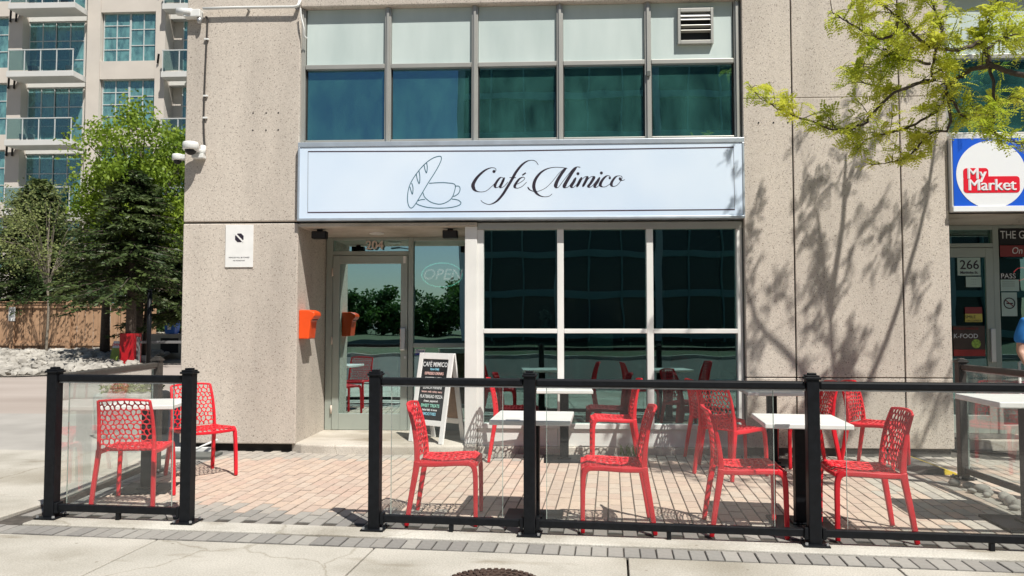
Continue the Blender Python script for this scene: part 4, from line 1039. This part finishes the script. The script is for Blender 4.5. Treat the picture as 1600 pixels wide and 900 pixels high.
skin('trousers', 'trousers', PN, Vt, Et, rt)
for s in (-1, 1):
    MB().tube([(s * .115, .07, .035), (s * .115, .0, .05), (s * .12, -.12, .035), (s * .12, -.19, .025)], [.045, .055, .045, .02], 10).build('shoe', 'shoe', PN, smooth=True)
    m = MB(); m.add([Vector((s * .032, -.098, 1.675)) + v * .012 for v in ICO_V], ICO_F); m.build('eye', 'dark', PN, smooth=True)
    m = MB(); m.add([Vector((s * .082, 0, 1.66)) + Vector((v.x * .014, v.y * .022, v.z * .032)) for v in ICO2_V], ICO2_F); m.build('ear', 'skin', PN, smooth=True)
MB().tube([(0, -.095, 1.685), (0, -.118, 1.645), (0, -.10, 1.638)], [.010, .017, .010], 8).build('nose', 'skin', PN, smooth=True)
BOX('mouth', 'poster_red', PN, -.022, .022, -.104, -.094, 1.606, 1.616, .004)
m = MB(); m.add([Vector((0, .02, 1.70)) + Vector((v.x * .093, v.y * .108, v.z * .105 if v.z > -.2 else v.z * .07)) for v in ICO2_V if True], ICO2_F); m.build('hair', 'hair', PN, smooth=True)
BG = thing('shoulder_bag', 'purple cloth bag with pink trim held by the person in blue', 'bag', (4.93, 8.0, .55), rz=R(-12))
MB().prism([(-.15, 0), (.15, 0), (.165, .12), (.15, .27), (-.15, .27), (-.165, .12)], 'y', -.045, .045).build('body', 'purple', BG, .02)
MB().tube(spline([(-.08, 0, .265), (-.06, 0, .33), (.0, 0, .355), (.06, 0, .33), (.08, 0, .265)], 5), .010, 6).build('handle', 'pink', BG, smooth=True); BOX('trim', 'pink', BG, -.152, .152, -.048, .048, .255, .272, .006)

# ------------------------------------------------------------------ left background: stone bed, cedar fence
bed = MB()
def bedz(x, y): return -.05 + max(0, min(1, (y - 19.6) / 9)) * .22
ring_ = [(-40, 20.6), (-15.0, 19.9), (-13.6, 21.2), (-13.2, 23.5), (-14.0, 27), (-17.5, 33.5), (-40, 33.5)]
NX, NY = 24, 12; g = []
for j in range(NY + 1):
    for i in range(NX + 1):
        y = 20.3 + 13.5 * j / NY; xr = -13.0 - .35 * max(0, y - 24) - max(0, 21.5 - y) * 1.3; x = -42 + (xr + 42) * i / NX
        g.append((x, y, bedz(x, y) + rnd.uniform(-.02, .02) * (0 < j)))
bed.add(g, [(j * (NX + 1) + i, j * (NX + 1) + i + 1, (j + 1) * (NX + 1) + i + 1, (j + 1) * (NX + 1) + i) for j in range(NY) for i in range(NX)])
tag(bed.build('stone_bed', 'soil', None, smooth=True), kind='structure')
sb = MB()
for i in range(2600):
    y = 20.2 + 12.6 * rnd.random() ** 1.3; xr = -13.2 - .35 * max(0, y - 24) - max(0, 21.5 - y) * 1.3; x = rnd.uniform(-27, xr); r = rnd.uniform(.07, .2)
    rock(sb, (x, y, bedz(x, y) + r * .3), r)
tag(sb.build('white_stones', 'white_stone', None, fix=False), 'bed of loose white landscaping stones beside the side road', 'stones', kind='stuff')
WF = thing('wooden_fence', 'tall brown cedar board fence behind the white stone bed', 'fence', (-21, 33, .1))
def wpart(o): o.location = -WF.location; return o
x = -27.0; FE = -17.35
bmesh_ = {}
while x < FE:
    w = rnd.uniform(.17, .20); z0 = .20 + rnd.uniform(-.02, .03); front = int((x + 27) / .2) % 2
    wpart(BOX('board', 'cedar', WF, x, x + w - .012, 33.0 - (.03 if front else 0), 33.022 - (.03 if front else 0), z0, 2.22)); x += w
for x in (-26.2, -23.75, -21.2, -18.7, -17.35): wpart(BOX('post', 'cedar', WF, x - .1, x + .1, 32.86, 32.968, .05, 2.42, .01))
for z0, z1 in ((.42, .54), (2.08, 2.20)): wpart(BOX('rail', 'cedar', WF, -27, FE, 32.972 - .03 + .0005 - .03, 32.969, z0, z1))
wpart(BOX('cap_rail', 'cedar', WF, -27, FE, 32.88, 33.07, 2.225, 2.265, .008)); wpart(BOX('cap_rail', 'cedar', WF, -27, FE, 32.9, 33.05, 2.33, 2.37, .008))
fs = thing('fence_sign', 'small white no entry sign nailed to a cedar fence post', 'sign', (-23.73, 32.85, 1.5)); BOX('board', 'white_paint', fs, -.15, .15, -.02, -.002, 0, .62, .004)
MB().tube([(.1 * math.cos(2 * math.pi * k / 20), -.024, .43 + .1 * math.sin(2 * math.pi * k / 20)) for k in range(21)], .012, 5, False).build('ring', 'alu_dark', fs); MB().obox((0, -.024, .43), (.2, .004, .02), Matrix.Rotation(R(45), 3, 'Y')).build('bar', 'alu_dark', fs)
gs = thing('ground_sign', 'small white sign on a stake in the stone bed at the left edge', 'sign', (-19.95, 26.5, .1)); BOX('board', 'white_paint', gs, -.32, .2, -.015, 0, .22, .58, .004); BOX('stake', 'cedar', gs, -.06, -.02, .001, .03, 0, .5)
MB().tube([(-.06 + .09 * math.cos(2 * math.pi * k / 16), -.019, .42 + .09 * math.sin(2 * math.pi * k / 16)) for k in range(17)], .008, 5, False).build('ring', 'alu', gs)

# ------------------------------------------------------------------ left background: iron fence, low wall, gate, bin
LW = thing('low_wall', 'pale low concrete wall behind the side road', 'wall', (-16.5, 34.4, 0))
for i in range(5): x = -20.4 + i * 1.85; BOX('wall_block', 'low_wall', LW, x + 16.5, x + 16.5 + 1.83, -.3, .1, -.1, 1.0 + rnd.uniform(-.03, .03), .02)
IFN = thing('iron_fence', 'black iron railing on the low wall behind the trees', 'fence', (-16.5, 34.6, 0))
for i in range(75): x = -4.5 + i * .12; MB().box(x, x + .025, -.012, .012, .9, 1.88).build('bar', 'black_metal', IFN)
for z in (1.02, 1.82): BOX('rail', 'black_metal', IFN, -4.6, 4.6, -.02, .02, z, z + .05)
BN = thing('recycling_bin', 'blue wheeled recycling bin standing on the low wall', 'bin', (-15.55, 31.0, .97))
MB().add([(-.19, -.2, 0), (.19, -.2, 0), (.19, .2, 0), (-.19, .2, 0), (-.25, -.26, .55), (.25, -.26, .55), (.25, .26, .55), (-.25, .26, .55)], [(0, 3, 2, 1), (4, 5, 6, 7), (0, 1, 5, 4), (1, 2, 6, 5), (2, 3, 7, 6), (3, 0, 4, 7)]).build('body', 'blue_bin', BN, .02)
BOX('lid', 'blue_bin', BN, -.28, .28, -.30, .28, .552, .61, .02); BOX('label', 'white_paint', BN, -.07, .07, -.262, -.238, .17, .34); 
for s in (-1, 1): MB().tube([(s * .2, .24, .06), (s * .26, .24, .06)], .07, 14).build('wheel', 'dark', BN)
BP = thing('bin_plinth', 'pale block under the blue recycling bin', 'plinth', (-15.55, 31.0, 0)); BOX('block', 'low_wall', BP, -1.6, 1.2, -.35, .35, -.08, .96, .02); BOX('painted_shade_panel', 'dark', BP, -.3, .45, -.353, -.349, .2, .8)  # flat dark sheet painted on the block front in place of recess shade
GT = thing('barrier_gate', 'grey horizontal barrier bar across the side road', 'barrier', (-13.4, 25.0, 0)); MB().bar((-.3, 0, .78), (4.5, 0, .78), .07, .09).build('bar', 'lamp_grey', GT, .01); BOX('pivot_post', 'lamp_grey', GT, -.4, -.25, -.08, .08, -.06, .95, .01)
LP0 = thing('gate_post', 'slim dark post standing beside the spruce trunk', 'post', (-12.9, 24.2, -.06)); MB().tube([(0, 0, 0), (0, 0, 2.5)], .07, 10).build('shaft', 'black_metal', LP0, smooth=True); MB().tube([(0, 0, 2.501), (0, 0, 2.54), (0, 0, 2.56)], [.09, .09, .05], 10).build('cap', 'black_metal', LP0)
RB = thing('red_trunk_guard', 'dark red box guard around the spruce trunk', 'guard', (-13.95, 25.0, -.05))
for a in ((-.24, .24, -.24, -.2), (-.24, .24, .2, .24)): BOX('panel', 'red_box', RB, a[0], a[1], a[2], a[3], 0, 1.12, .006)
for a in ((-.24, -.2), (.2, .24)): BOX('panel', 'red_box', RB, a[0], a[1], -.199, .199, 0, 1.12, .006)
WS = thing('warning_board', 'leaning lime and red danger board beside the red trunk guard', 'sign', (-14.45, 25.1, -.03)); M = Matrix.Rotation(R(-18), 3, 'X')
MB().obox((0, 0, .40), (.44, .03, .42), M).build('lime_half', 'lime', WS, .003); MB().obox((0, .12, .72), (.44, .03, .24), M).build('white_half', 'paper_white', WS, .003)
o = link('lettering', text_mesh('DANGER', .12, weight=.003), 'market_red', WS); o.location = (0, .10, .72); o.rotation_euler = (R(72), 0, 0)
for k in range(6):
    a = -.15 + .06 * k
ds = MB()
PLN = thing('planter', 'grey concrete planter with low green plants at the corner of the building', 'planter', (-5.45, 9.85, -.06), rz=R(-4))
MB().prism([(-.33, 0), (.33, 0), (.37, .52), (.35, .58), (-.35, .58), (-.37, .52)], 'y', -.3, .3).build('tub', 'planter', PLN, .04)
for i in range(420):
    p = Vector((rnd.uniform(-.31, .31), rnd.uniform(-.26, .26), .585 + rnd.uniform(0, .09))); M2 = Euler((rnd.uniform(-1, 1), rnd.uniform(-1, 1), rnd.uniform(0, 6))).to_matrix()
    ds.add([p + M2 @ Vector(q) for q in ((-.025, -.01, 0), (.025, -.01, 0), (.025, .01, 0), (-.025, .01, 0))], [(0, 1, 2, 3)])
tag(ds.build('plants', 'young_leaf', PLN), kind='stuff')

# ------------------------------------------------------------------ condominium block behind the trees
CB = thing('condo_building', 'tall beige condominium block with teal windows and balconies behind the trees', 'building', (-24, 37, 0))
CO = Vector((-24, 37, 0)); CY = 37.0
def cpart(nm, m, x0, x1, y0, y1, z0, z1, par=None, bev=0): o = BOX(nm, m, par or CB, x0, x1, y0, y1, z0, z1, bev); o.location = -CO; return o
FHt = 3.44; ZF = [-3.17 + .0 + k * FHt for k in range(8)]     # slab levels
X = dict(p0=-28.6, a0=-27.35, a1=-26.6, b0=-26.6, b1=-23.25, c0=-23.25, c1=-22.55, w0=-22.55, w1=-19.70, d0=-19.70, d1=-19.20, e1=-14.0)
slabs = [.14 + k * FHt for k in range(0, 7)]                  # balcony slab tops: ... 9.96? tuned to the picture
slabs = [-.30, 3.14, 6.58, 10.80 - .78, 13.46, 16.9, 20.3]
cpart('wall', 'condo_wall', -36, -14, CY + .9, CY + 1.1, -.2, 26)
# piers full height
for a, b in ((-27.35, -26.62), (-23.25, -22.57), (-19.72, -19.22)): cpart('pier', 'condo_wall', a, b, CY, CY + .89, -.2, 26)
def window(x0, x1, z0, z1, nx, nz, y=CY + .25, sill=True):
    w = empty('window'); w.parent = CB; w.location = -CO
    t = .04
    xs = [x0 + (x1 - x0) * i / nx for i in range(nx + 1)]; zs = [z0 + (z1 - z0) * j / nz for j in range(nz + 1)]
    for i, x in enumerate(xs): BOX('mullion', 'condo_frame', w, x - t / 2, x + t / 2, y - .04, y + .04, z0, z1)
    for j, z in enumerate(zs):
        for i in range(nx): BOX('rail', 'condo_frame', w, xs[i] + t / 2, xs[i + 1] - t / 2, y - .038, y + .038, z - t / 2 + .001, z + t / 2)
    for i in range(nx):
        for j in range(nz):
            BOX('pane', 'condo_glass', w, xs[i] + t / 2, xs[i + 1] - t / 2, y - .004, y + .004, zs[j] + t / 2, zs[j + 1] - t / 2 + .001)
            if rnd.random() < .45: BOX('blind', 'blind', w, xs[i] + t / 2 + .01, xs[i + 1] - t / 2 - .01, y + .10, y + .11, zs[j + 1] - (zs[j + 1] - zs[j]) * rnd.choice((.5, 1, 1)), zs[j + 1] - .03)
def balcony(x0, x1, z, depth=1.5):
    b = empty('balcony'); b.parent = CB; b.location = -CO
    BOX('slab', 'condo_slab', b, x0, x1, CY - depth + .6, CY + .2, z - .28, z, .01)
    y = CY - depth + .66; n = max(2, round((x1 - x0) / .9))
    for i in range(n + 1): x = x0 + .06 + (x1 - x0 - .12) * i / n; BOX('baluster', 'condo_frame', b, x - .02, x + .02, y - .02, y + .02, z, z + 1.05)
    BOX('handrail', 'condo_frame', b, x0 + .03, x1 - .03, y - .03, y + .03, z + 1.051, z + 1.1)
    for i in range(n): xa = x0 + .09 + (x1 - x0 - .12) * i / n; xb = x0 + .03 + (x1 - x0 - .12) * (i + 1) / n; BOX('glass_panel', 'balcony_glass', b, xa, xb, y - .006, y + .006, z + .06, z + 1.04)
    if rnd.random() < .9:
        for k in range(3): x = rnd.uniform(x0 + .5, x1 - .5); MB().tube([(x, y + .5, z), (x, y + .5, z + .4)], [.13, .18], 10).build('pot', rnd.choice(('dark', 'condo_frame', 'planter')), b)
    return b
SL = [z + .36 for z in (-.2, 3.22, 6.64, 10.06, 13.48, 16.9, 20.3)]
for k in range(len(SL) - 1):
    z0, z1 = SL[k], SL[k + 1]
    # balcony bay
    window(-26.60, -25.2, z0 + .03, z1 - .45, 2, 3, CY + .55); window(-25.2, -23.72, z0 + .03, z1 - .45, 2, 3, CY + .57)
    cpart('wall', 'condo_wall', -23.68, -23.26, CY + .5, CY + .88, z0, z1 - .3)
    balcony(-26.75, -23.35, z1 - .02) if k >= 1 else None
    cpart('floor_band', 'condo_slab', -26.61, -23.26, CY + .45, CY + .89, z1 - .42, z1 + .02)
    # window bay
    window(-22.5, -21.15, z0 + .75, z1 - .20, 2, 4); window(-21.1, -19.76, z0 + .75, z1 - .20, 2, 3)
    cpart('spandrel', 'condo_wall', -22.56, -19.73, CY + .02, CY + .88, z1 - .19, z1 + .72)
    # bay to the right: recessed balconies
    window(-18.6, -14.2, z0 + .03, z1 - .45, 4, 3, CY + .7); balcony(-19.15, -14.0, z1 - .02, 1.1) if k >= 1 else None
    cpart('floor_band', 'condo_slab', -19.2, -14.0, CY + .45, CY + .89, z1 - .42, z1 + .02)
    # bay at the left edge
    window(-30.5, -27.45, z0 + .5, z1 - .3, 3, 3); cpart('spandrel', 'condo_wall', -31, -27.37, CY + .02, CY + .88, z1 - .29, z1 + .48)
    for x in (-27.15, -26.85): MB().bar((x - .1, CY - .05, z1 - .62), (x + .08, CY - .25, z1 - .1), .09, .09).build('bracket_light', 'dark', CB).location = -CO
    MB().bar((-19.55, CY - .05, z1 + .55), (-19.40, CY - .25, z1 + .95), .09, .09).build('bracket_light', 'dark', CB).location = -CO

# ------------------------------------------------------------------ trees
def quad_leaf(m, p, d, L, w, r):
    d = d.normalized(); s = d.cross(Vector((r.gauss(0, 1), r.gauss(0, 1), r.gauss(0, 1)))).normalized() * w / 2
    m.add([p - s * .3, p + d * L * .5 - s, p + d * L, p + d * L * .5 + s], [(0, 1, 2, 3)])
def spruce(name, lab, base, h, rad, zlow, n, seed, lm='needles', skip=0.):
    r = random.Random(seed); t = tag(empty(name, base), lab, 'tree', 'conifers behind the side road')
    MB().tube([(0, 0, -.1), (0, 0, h * .3), (0.05, 0, h * .7), (0, 0, h)], [.19, .15, .08, .01], 10).build('trunk', 'bark', t, smooth=True)
    nd = MB(); bo = MB()
    for i in range(n):
        f = r.random() ** .8; z = zlow + (h - zlow) * f; a = r.uniform(0, 6.283); L = rad * (1 - f) ** .75 * r.uniform(.35, 1.15) + .15
        if r.random() < skip: continue
        d = Vector((math.cos(a), math.sin(a), 0)); up = .25 * f - .05
        def at(s): return Vector((0, 0, z)) + d * L * s + Vector((0, 0, L * (up * s - .42 * s * s + .22 * s ** 3)))
        bo.tube([at(s) for s in (0, .33, .66, 1)], [.028, .02, .012, .004], 4, False)
        k = int(14 + 30 * L)
        for j in range(k):
            s = r.random() ** .7; p = at(s); side = r.choice((-1, 1)); tw = (Vector((-d.y, d.x, 0)) * side * r.uniform(.3, 1) + d * r.uniform(.2, .9) + Vector((0, 0, r.uniform(-.55, .1))))
            ln = r.uniform(.16, .34) * (1.15 - .5 * s)
            q = p + tw.normalized() * ln * r.uniform(.0, .7)
            quad_leaf(nd, q, tw, ln, r.uniform(.05, .085), r)
    nd.build('crown', lm, t, fix=False); bo.build('limbs', 'bark', t, smooth=True); return t
spruce('spruce_tree', 'tall dark spruce with its trunk in the red guard', (-13.95, 25.0, -.05), 6.6, 2.7, 2.3, 330, 11)
spruce('spruce_tree', 'dark spruce at the far left edge behind the cedar fence', (-24.0, 34.8, 0), 8.2, 3.1, 2.4, 640, 12, 'needles')
spruce('spruce_tree', 'olive spruce growing between the cedar fence and the red guard', (-17.2, 29.0, 0), 6.3, 2.2, 2.5, 330, 13, 'needles_old', .1)
spruce('spruce_tree', 'dense dark spruce at the right beside the concrete column', (-13.6, 28.4, 0), 6.0, 2.6, 1.6, 420, 14)
def leafy(name, lab, base, cz, rx, rz, n, lm, seed, leaf=.16, trunk='bark', clumps=26, group=None, th=.16, nlimb=9):
    r = random.Random(seed); t = tag(empty(name, base), lab, 'tree', group)
    tr = MB(); tr.tube(spline([(0, 0, -.1), (.05, .02, cz * .4), (-.05, .0, cz * .75), (0, 0, cz + rz * .5)], 3), [th * (1 - .8 * i / 9) for i in range(10)], 8); tr.build('trunk', trunk, t, smooth=True)
    C = []
    for i in range(clumps):
        a = r.uniform(0, 6.283); u = r.uniform(-1, 1); q = r.random() ** .4
        C.append((Vector((q * math.sqrt(1 - u * u) * math.cos(a) * rx, q * math.sqrt(1 - u * u) * math.sin(a) * rx, cz + q * u * rz)), r.uniform(.22, .42) * rx))
    lb = MB()
    for c, _ in C: lb.tube(spline([(0, 0, max(cz - rz, cz * .45) + r.uniform(-.2, .4)), (c.x * .45, c.y * .45, c.z * .5 + cz * .42), tuple(c)], 3), [th * .35 * (1 - .85 * i / 6) for i in range(7)], 5, False)
    lb.build('limbs', trunk, t, smooth=True)
    m = MB()
    for i in range(n):
        c, s = C[i % clumps]; g = Vector((r.gauss(0, 1), r.gauss(0, 1), r.gauss(0, .8))); g = g.normalized() * s * r.random() ** .45
        quad_leaf(m, c + g, Vector((r.gauss(0, 1), r.gauss(0, 1), r.gauss(-.3, .8))), leaf * r.uniform(.7, 1.3), leaf * .6, r)
    m.build('crown', lm, t, fix=False); return t
leafy('maple_tree', 'bright yellow-green leafy tree rising above the spruces', (-14.6, 26.6, 0), 6.5, 2.3, 2.7, 13000, 'maple_leaf', 21, .15, clumps=44)
leafy('maple_tree', 'green leafy tree half hidden behind the column edge', (-14.45, 26.9, 0), 5.6, 2.1, 2.8, 7500, 'maple_leaf', 22, .15, clumps=34)
leafy('young_tree', 'wispy pale green young tree left in front of the condominium', (-20.9, 31.0, 0), 5.0, 2.2, 2.2, 2300, 'young_leaf', 23, .12, 'bark_pale', 30, th=.06)
leafy('young_tree', 'wispy budding tree at the left frame edge before the condominium', (-23.7, 34.2, 0), 5.6, 2.0, 2.3, 1900, 'young_leaf', 24, .12, 'bark_pale', 26, th=.09)
leafy('hedge_bush', 'dark green bush behind the iron railing', (-17.2, 36.0, 0), 1.6, 2.6, 1.3, 5200, 'dark_leaf', 25, .16, clumps=22)

# ------------------------------------------------------------------ honey locust overhanging from the right
HL = thing('honey_locust', 'honey locust with feathery yellow-green leaves overhanging the right wall', 'tree', (4.75, 5.2, -.02))
HO = HL.location.copy()
LIMBS = [
    [(4.75,5.2,-.1),(4.74,5.22,1.2),(4.66,5.35,2.3),(4.48,5.60,2.80),(3.90,5.70,3.06),(3.52,5.80,3.24),(3.44,5.90,3.32),(3.39,6.00,3.41)],
    [(3.33,6.00,3.59),(3.25,5.95,3.55),(3.10,5.90,3.49),(2.93,5.85,3.49),(2.83,5.80,3.50),(2.70,5.75,3.58),(2.58,5.70,3.68),(2.40,5.65,3.78),(2.20,5.60,3.96)],
    [(3.39,6.00,3.41),(3.30,6.08,3.40),(3.23,6.16,3.36),(3.20,6.24,3.32),(3.22,6.32,3.29),(3.19,6.40,3.16)],
    [(3.39,6.00,3.41),(3.37,6.04,3.54),(3.38,6.08,3.62),(3.43,6.12,3.76),(3.56,6.16,3.98),(3.74,6.20,4.30)],
    [(2.99,6.00,3.54),(2.98,6.04,3.44),(2.99,6.08,3.37),(3.04,6.11,3.33),(3.15,6.15,3.29)],
    [(3.01,6.15,3.34),(2.77,6.24,3.27),(2.66,6.32,3.15),(2.58,6.41,3.06),(2.49,6.50,3.04),(2.37,6.58,3.07),(2.31,6.67,3.14),(2.16,6.75,3.22),(2.05,6.84,3.30),(1.98,6.93,3.39),(1.87,7.01,3.52),(1.86,7.10,3.60)],
    [(2.99,6.00,3.54),(2.85,6.08,3.58),(2.77,6.15,3.59),(2.72,6.22,3.61),(2.57,6.30,3.67)],
    [(2.94,6.00,3.42),(2.87,6.12,3.49),(2.80,6.25,3.55),(2.75,6.38,3.58),(2.62,6.50,3.53)],
    [(2.58,5.70,3.68),(2.55,5.80,3.56),(2.44,5.90,3.63),(2.37,6.00,3.73),(2.30,6.10,3.84),(2.28,6.20,3.92)],
    [(3.16,6.20,3.26),(3.21,6.28,2.99),(3.10,6.36,2.97),(3.00,6.44,2.82),(2.92,6.52,2.78),(2.77,6.60,2.76)],
    [(3.39,6.00,3.41),(3.37,5.92,3.08),(3.31,5.85,2.88),(3.35,5.78,2.77),(3.44,5.70,2.72)],
    [(3.35,6.00,3.52),(3.62,6.20,3.69),(3.89,6.40,3.81),(4.34,6.60,4.04)],
    [(3.16,6.20,3.26),(3.36,6.30,3.07),(3.57,6.40,3.17),(3.89,6.50,3.30)],
    [(3.19,6.40,3.16),(3.10,6.50,3.10),(2.94,6.60,3.04),(2.77,6.70,3.02),(2.67,6.80,2.98)],
    [(3.05,6.15,3.34),(2.96,6.34,3.35),(2.86,6.53,3.38),(2.73,6.71,3.50),(2.69,6.90,3.63)],
    [(3.00,6.00,3.54),(3.10,6.13,3.77),(3.09,6.27,4.03),(3.09,6.40,4.36)],
    # the part of the crown above and beside the frame
    [(4.66,5.35,2.3),(4.9,5.6,3.4),(4.7,6.1,4.3),(4.3,6.6,4.9),(3.9,7.0,5.2)], [(4.7,6.1,4.3),(4.9,6.6,4.6),(4.9,7.2,4.9),(4.7,7.7,5.1)], [(4.3,6.6,4.9),(4.1,7.1,4.95),(3.85,7.5,4.9)],
    [(4.9,5.6,3.4),(4.6,5.2,4.4),(4.2,4.9,5.0),(3.6,4.8,5.3),(3.0,4.8,5.4)], [(4.6,5.2,4.4),(4.3,4.5,4.9),(3.8,4.2,5.2)], [(4.2,4.9,5.0),(3.7,5.3,5.3),(3.2,5.6,5.4)],
    [(4.9,5.6,3.4),(5.5,5.7,4.3),(5.8,6.3,4.9)], [(5.5,5.7,4.3),(5.9,5.2,5.0)], [(4.7,6.1,4.3),(4.2,6.3,4.8),(3.6,6.5,5.0),(3.2,6.8,5.1)],
]
wood = MB(); lv = MB(); lr = random.Random(5)
def ok(p):
    x, y, d = project(p)
    if x > 1610 or y < -8: return True
    if x < 1163: return False
    low = [(1163, 168), (1200, 178), (1245, 196), (1290, 215), (1340, 262), (1440, 258), (1470, 215), (1500, 208), (1530, 214), (1570, 238), (1610, 245)]
    for (a, b), (c, e) in zip(low, low[1:]):
        if a <= x <= c:
            if y > b + (e - b) * (x - a) / (c - a): return False
    if 1163 <= x < 1290 and y < 118 + (x - 1163) * .25: return False
    if 1290 <= x < 1335 and 62 < y < 92: return False
    if 1290 <= x < 1318 and y < 8: return False
    return True
def pinnate(p, d):
    """a feathery compound leaf: drooping midrib with paired leaflets"""
    d = d.normalized(); L = lr.uniform(.085, .135); side = d.cross(Vector((0, 0, 1)));
    if side.length < .1: side = Vector((1, 0, 0))
    side.normalize(); up = side.cross(d); roll = lr.uniform(-.9, .9); side = (side * math.cos(roll) + up * math.sin(roll)).normalized()
    n = 7
    for i in range(n):
        t = (i + .6) / n; c = p + d * L * t + Vector((0, 0, -.035 * t * t)); ll = .030 * (1 - .45 * abs(t - .45) * 2 * .6) * lr.uniform(.8, 1.15)
        for s in (-1, 1):
            e = (side * s + d * .45 + Vector((0, 0, lr.uniform(-.25, .1)))).normalized(); w = e.cross(up).normalized() * ll * .27
            lv.add([c, c + e * ll * .5 - w, c + e * ll, c + e * ll * .5 + w], [(0, 1, 2, 3)])
def spray(p, d, n):
    for i in range(n):
        dd = (d.normalized() * .5 + Vector((lr.gauss(0, .8), lr.gauss(0, .8), lr.gauss(.05, .5)))).normalized()
        q = p + Vector((lr.gauss(0, .012), lr.gauss(0, .012), lr.gauss(0, .01)))
        if ok(q + dd * .1) and ok(q): pinnate(q, dd)
for li, Lp in enumerate(LIMBS):
    P = spline([Vector(p) for p in Lp], 4); n = len(P)
    r_a, r_b = (.11, .035) if li == 0 else ((.035, .010) if li >= 16 else (.017, .0035))
    if li in (2, 3): r_a = .030
    if li == 1: r_a = .024
    jit = [p + Vector((lr.gauss(0, .006), lr.gauss(0, .006), lr.gauss(0, .006))) * (0 < i < n - 1) for i, p in enumerate(P)]
    if li == 0: rad = [max(.02, .10 * (1 - i / (n - 1) * 1.15)) for i in range(n)]
    else: rad = [r_a + (r_b - r_a) * i / (n - 1) for i in range(n)]
    if 1 <= li < 16: rad = [q * .75 for q in rad]
    wood.tube([p - HO for p in jit], rad, 7 if li else 10)
    if li == 0: continue
    big = li >= 16
    start = .45 if big else (.22 if li not in (2, 4) else .1)
    steps = int(sum((P[i + 1] - P[i]).length for i in range(n - 1)) / (.040 if not big else .17))
    for k in range(steps):
        t = start + (1 - start) * k / max(1, steps - 1); f = t * (n - 1); i = min(int(f), n - 2); p = P[i].lerp(P[i + 1], f - i); d = (P[i + 1] - P[i]).normalized()
        td = (d * .6 + Vector((lr.gauss(0, .8), lr.gauss(0, .8), lr.gauss(.1, .6)))).normalized(); TL_ = lr.uniform(.05, .26) if not big else lr.uniform(.2, .7)
        e = p + td * TL_
        if not ok(e): continue
        mid = p + td * TL_ * .5 + Vector((0, 0, .015)); wood.tube([p - HO, mid - HO, e - HO], [.004, .003, .0015], 4, False)
        for q in ((.4, 2), (.7, 3), (1., 5)) if not big else ((.3, 3), (.5, 4), (.75, 4), (1., 6)): spray(p.lerp(e, q[0]), td, q[1])
lv.v = [(x - HO.x, y - HO.y, z - HO.z) for x, y, z in lv.v]
wood.build('trunk', 'bark', HL, smooth=True, fix=False); lv.build('crown', 'locust_leaf', HL, fix=False)

# ------------------------------------------------------------------ what the windows mirror: the far side of the street
OB = thing('office_building', 'dark glass office block across the street seen in the window reflections', 'building', (9, -46, 0))
BOX('core', 'office_glass', OB, -16.5, 30, -14, -.3, -.1, 23)
for k in range(7): BOX('floor_band', 'office_band', OB, -16.6, 30, -.29, 0, .2 + k * 3.3, .75 + k * 3.3)
for k in range(17): x = -16.6 + k * 2.7; BOX('mullion', 'office_band' if k % 3 else 'condo_frame', OB, x, x + (.12 if k % 3 else .55), -.28, .06, -.1, 23)
sheet('far_verge', 'verge_grass', [(-120, -140), (120, -140), (120, -17), (-120, -17)], -.12)
tag(BOX('far_kerb', 'kerb', None, -120, 120, -16.9, -16.6, -.2, 0), kind='structure')
for i in range(16):
    x = -66 + i * 4.1 + rnd.uniform(-1.2, 1.2); y = -74 + rnd.uniform(-7, 5)
    leafy('street_tree', 'round dark tree across the street mirrored in the door glass', (x, y, -.1), 2.3 + rnd.uniform(-.3, 1.3), 3.8, 3.0, 3600, 'dark_leaf', 60 + i, .55, clumps=34, group='trees across the street')
for i, x in enumerate((-17.5, -10.6)):
    l = thing('street_lamp', ('tall street lamp across the street mirrored in the door', 'tall street lamp across the street mirrored in the sidelight')[i], 'street lamp', (x, -40, -.1), 'street lamps across the street')
    MB().tube([(0, 0, 0), (0, 0, 4), (0, 0, 7.2)], [.11, .09, .06], 10).build('pole', 'lamp_grey', l, smooth=True); MB().bar((0, 0, 7.15), (-1.2, 0, 7.35), .1, .08).build('arm', 'lamp_grey', l, .02); BOX('lamp_head', 'lamp_grey', l, -1.75, -1.15, -.13, .13, 7.3, 7.42, .03)
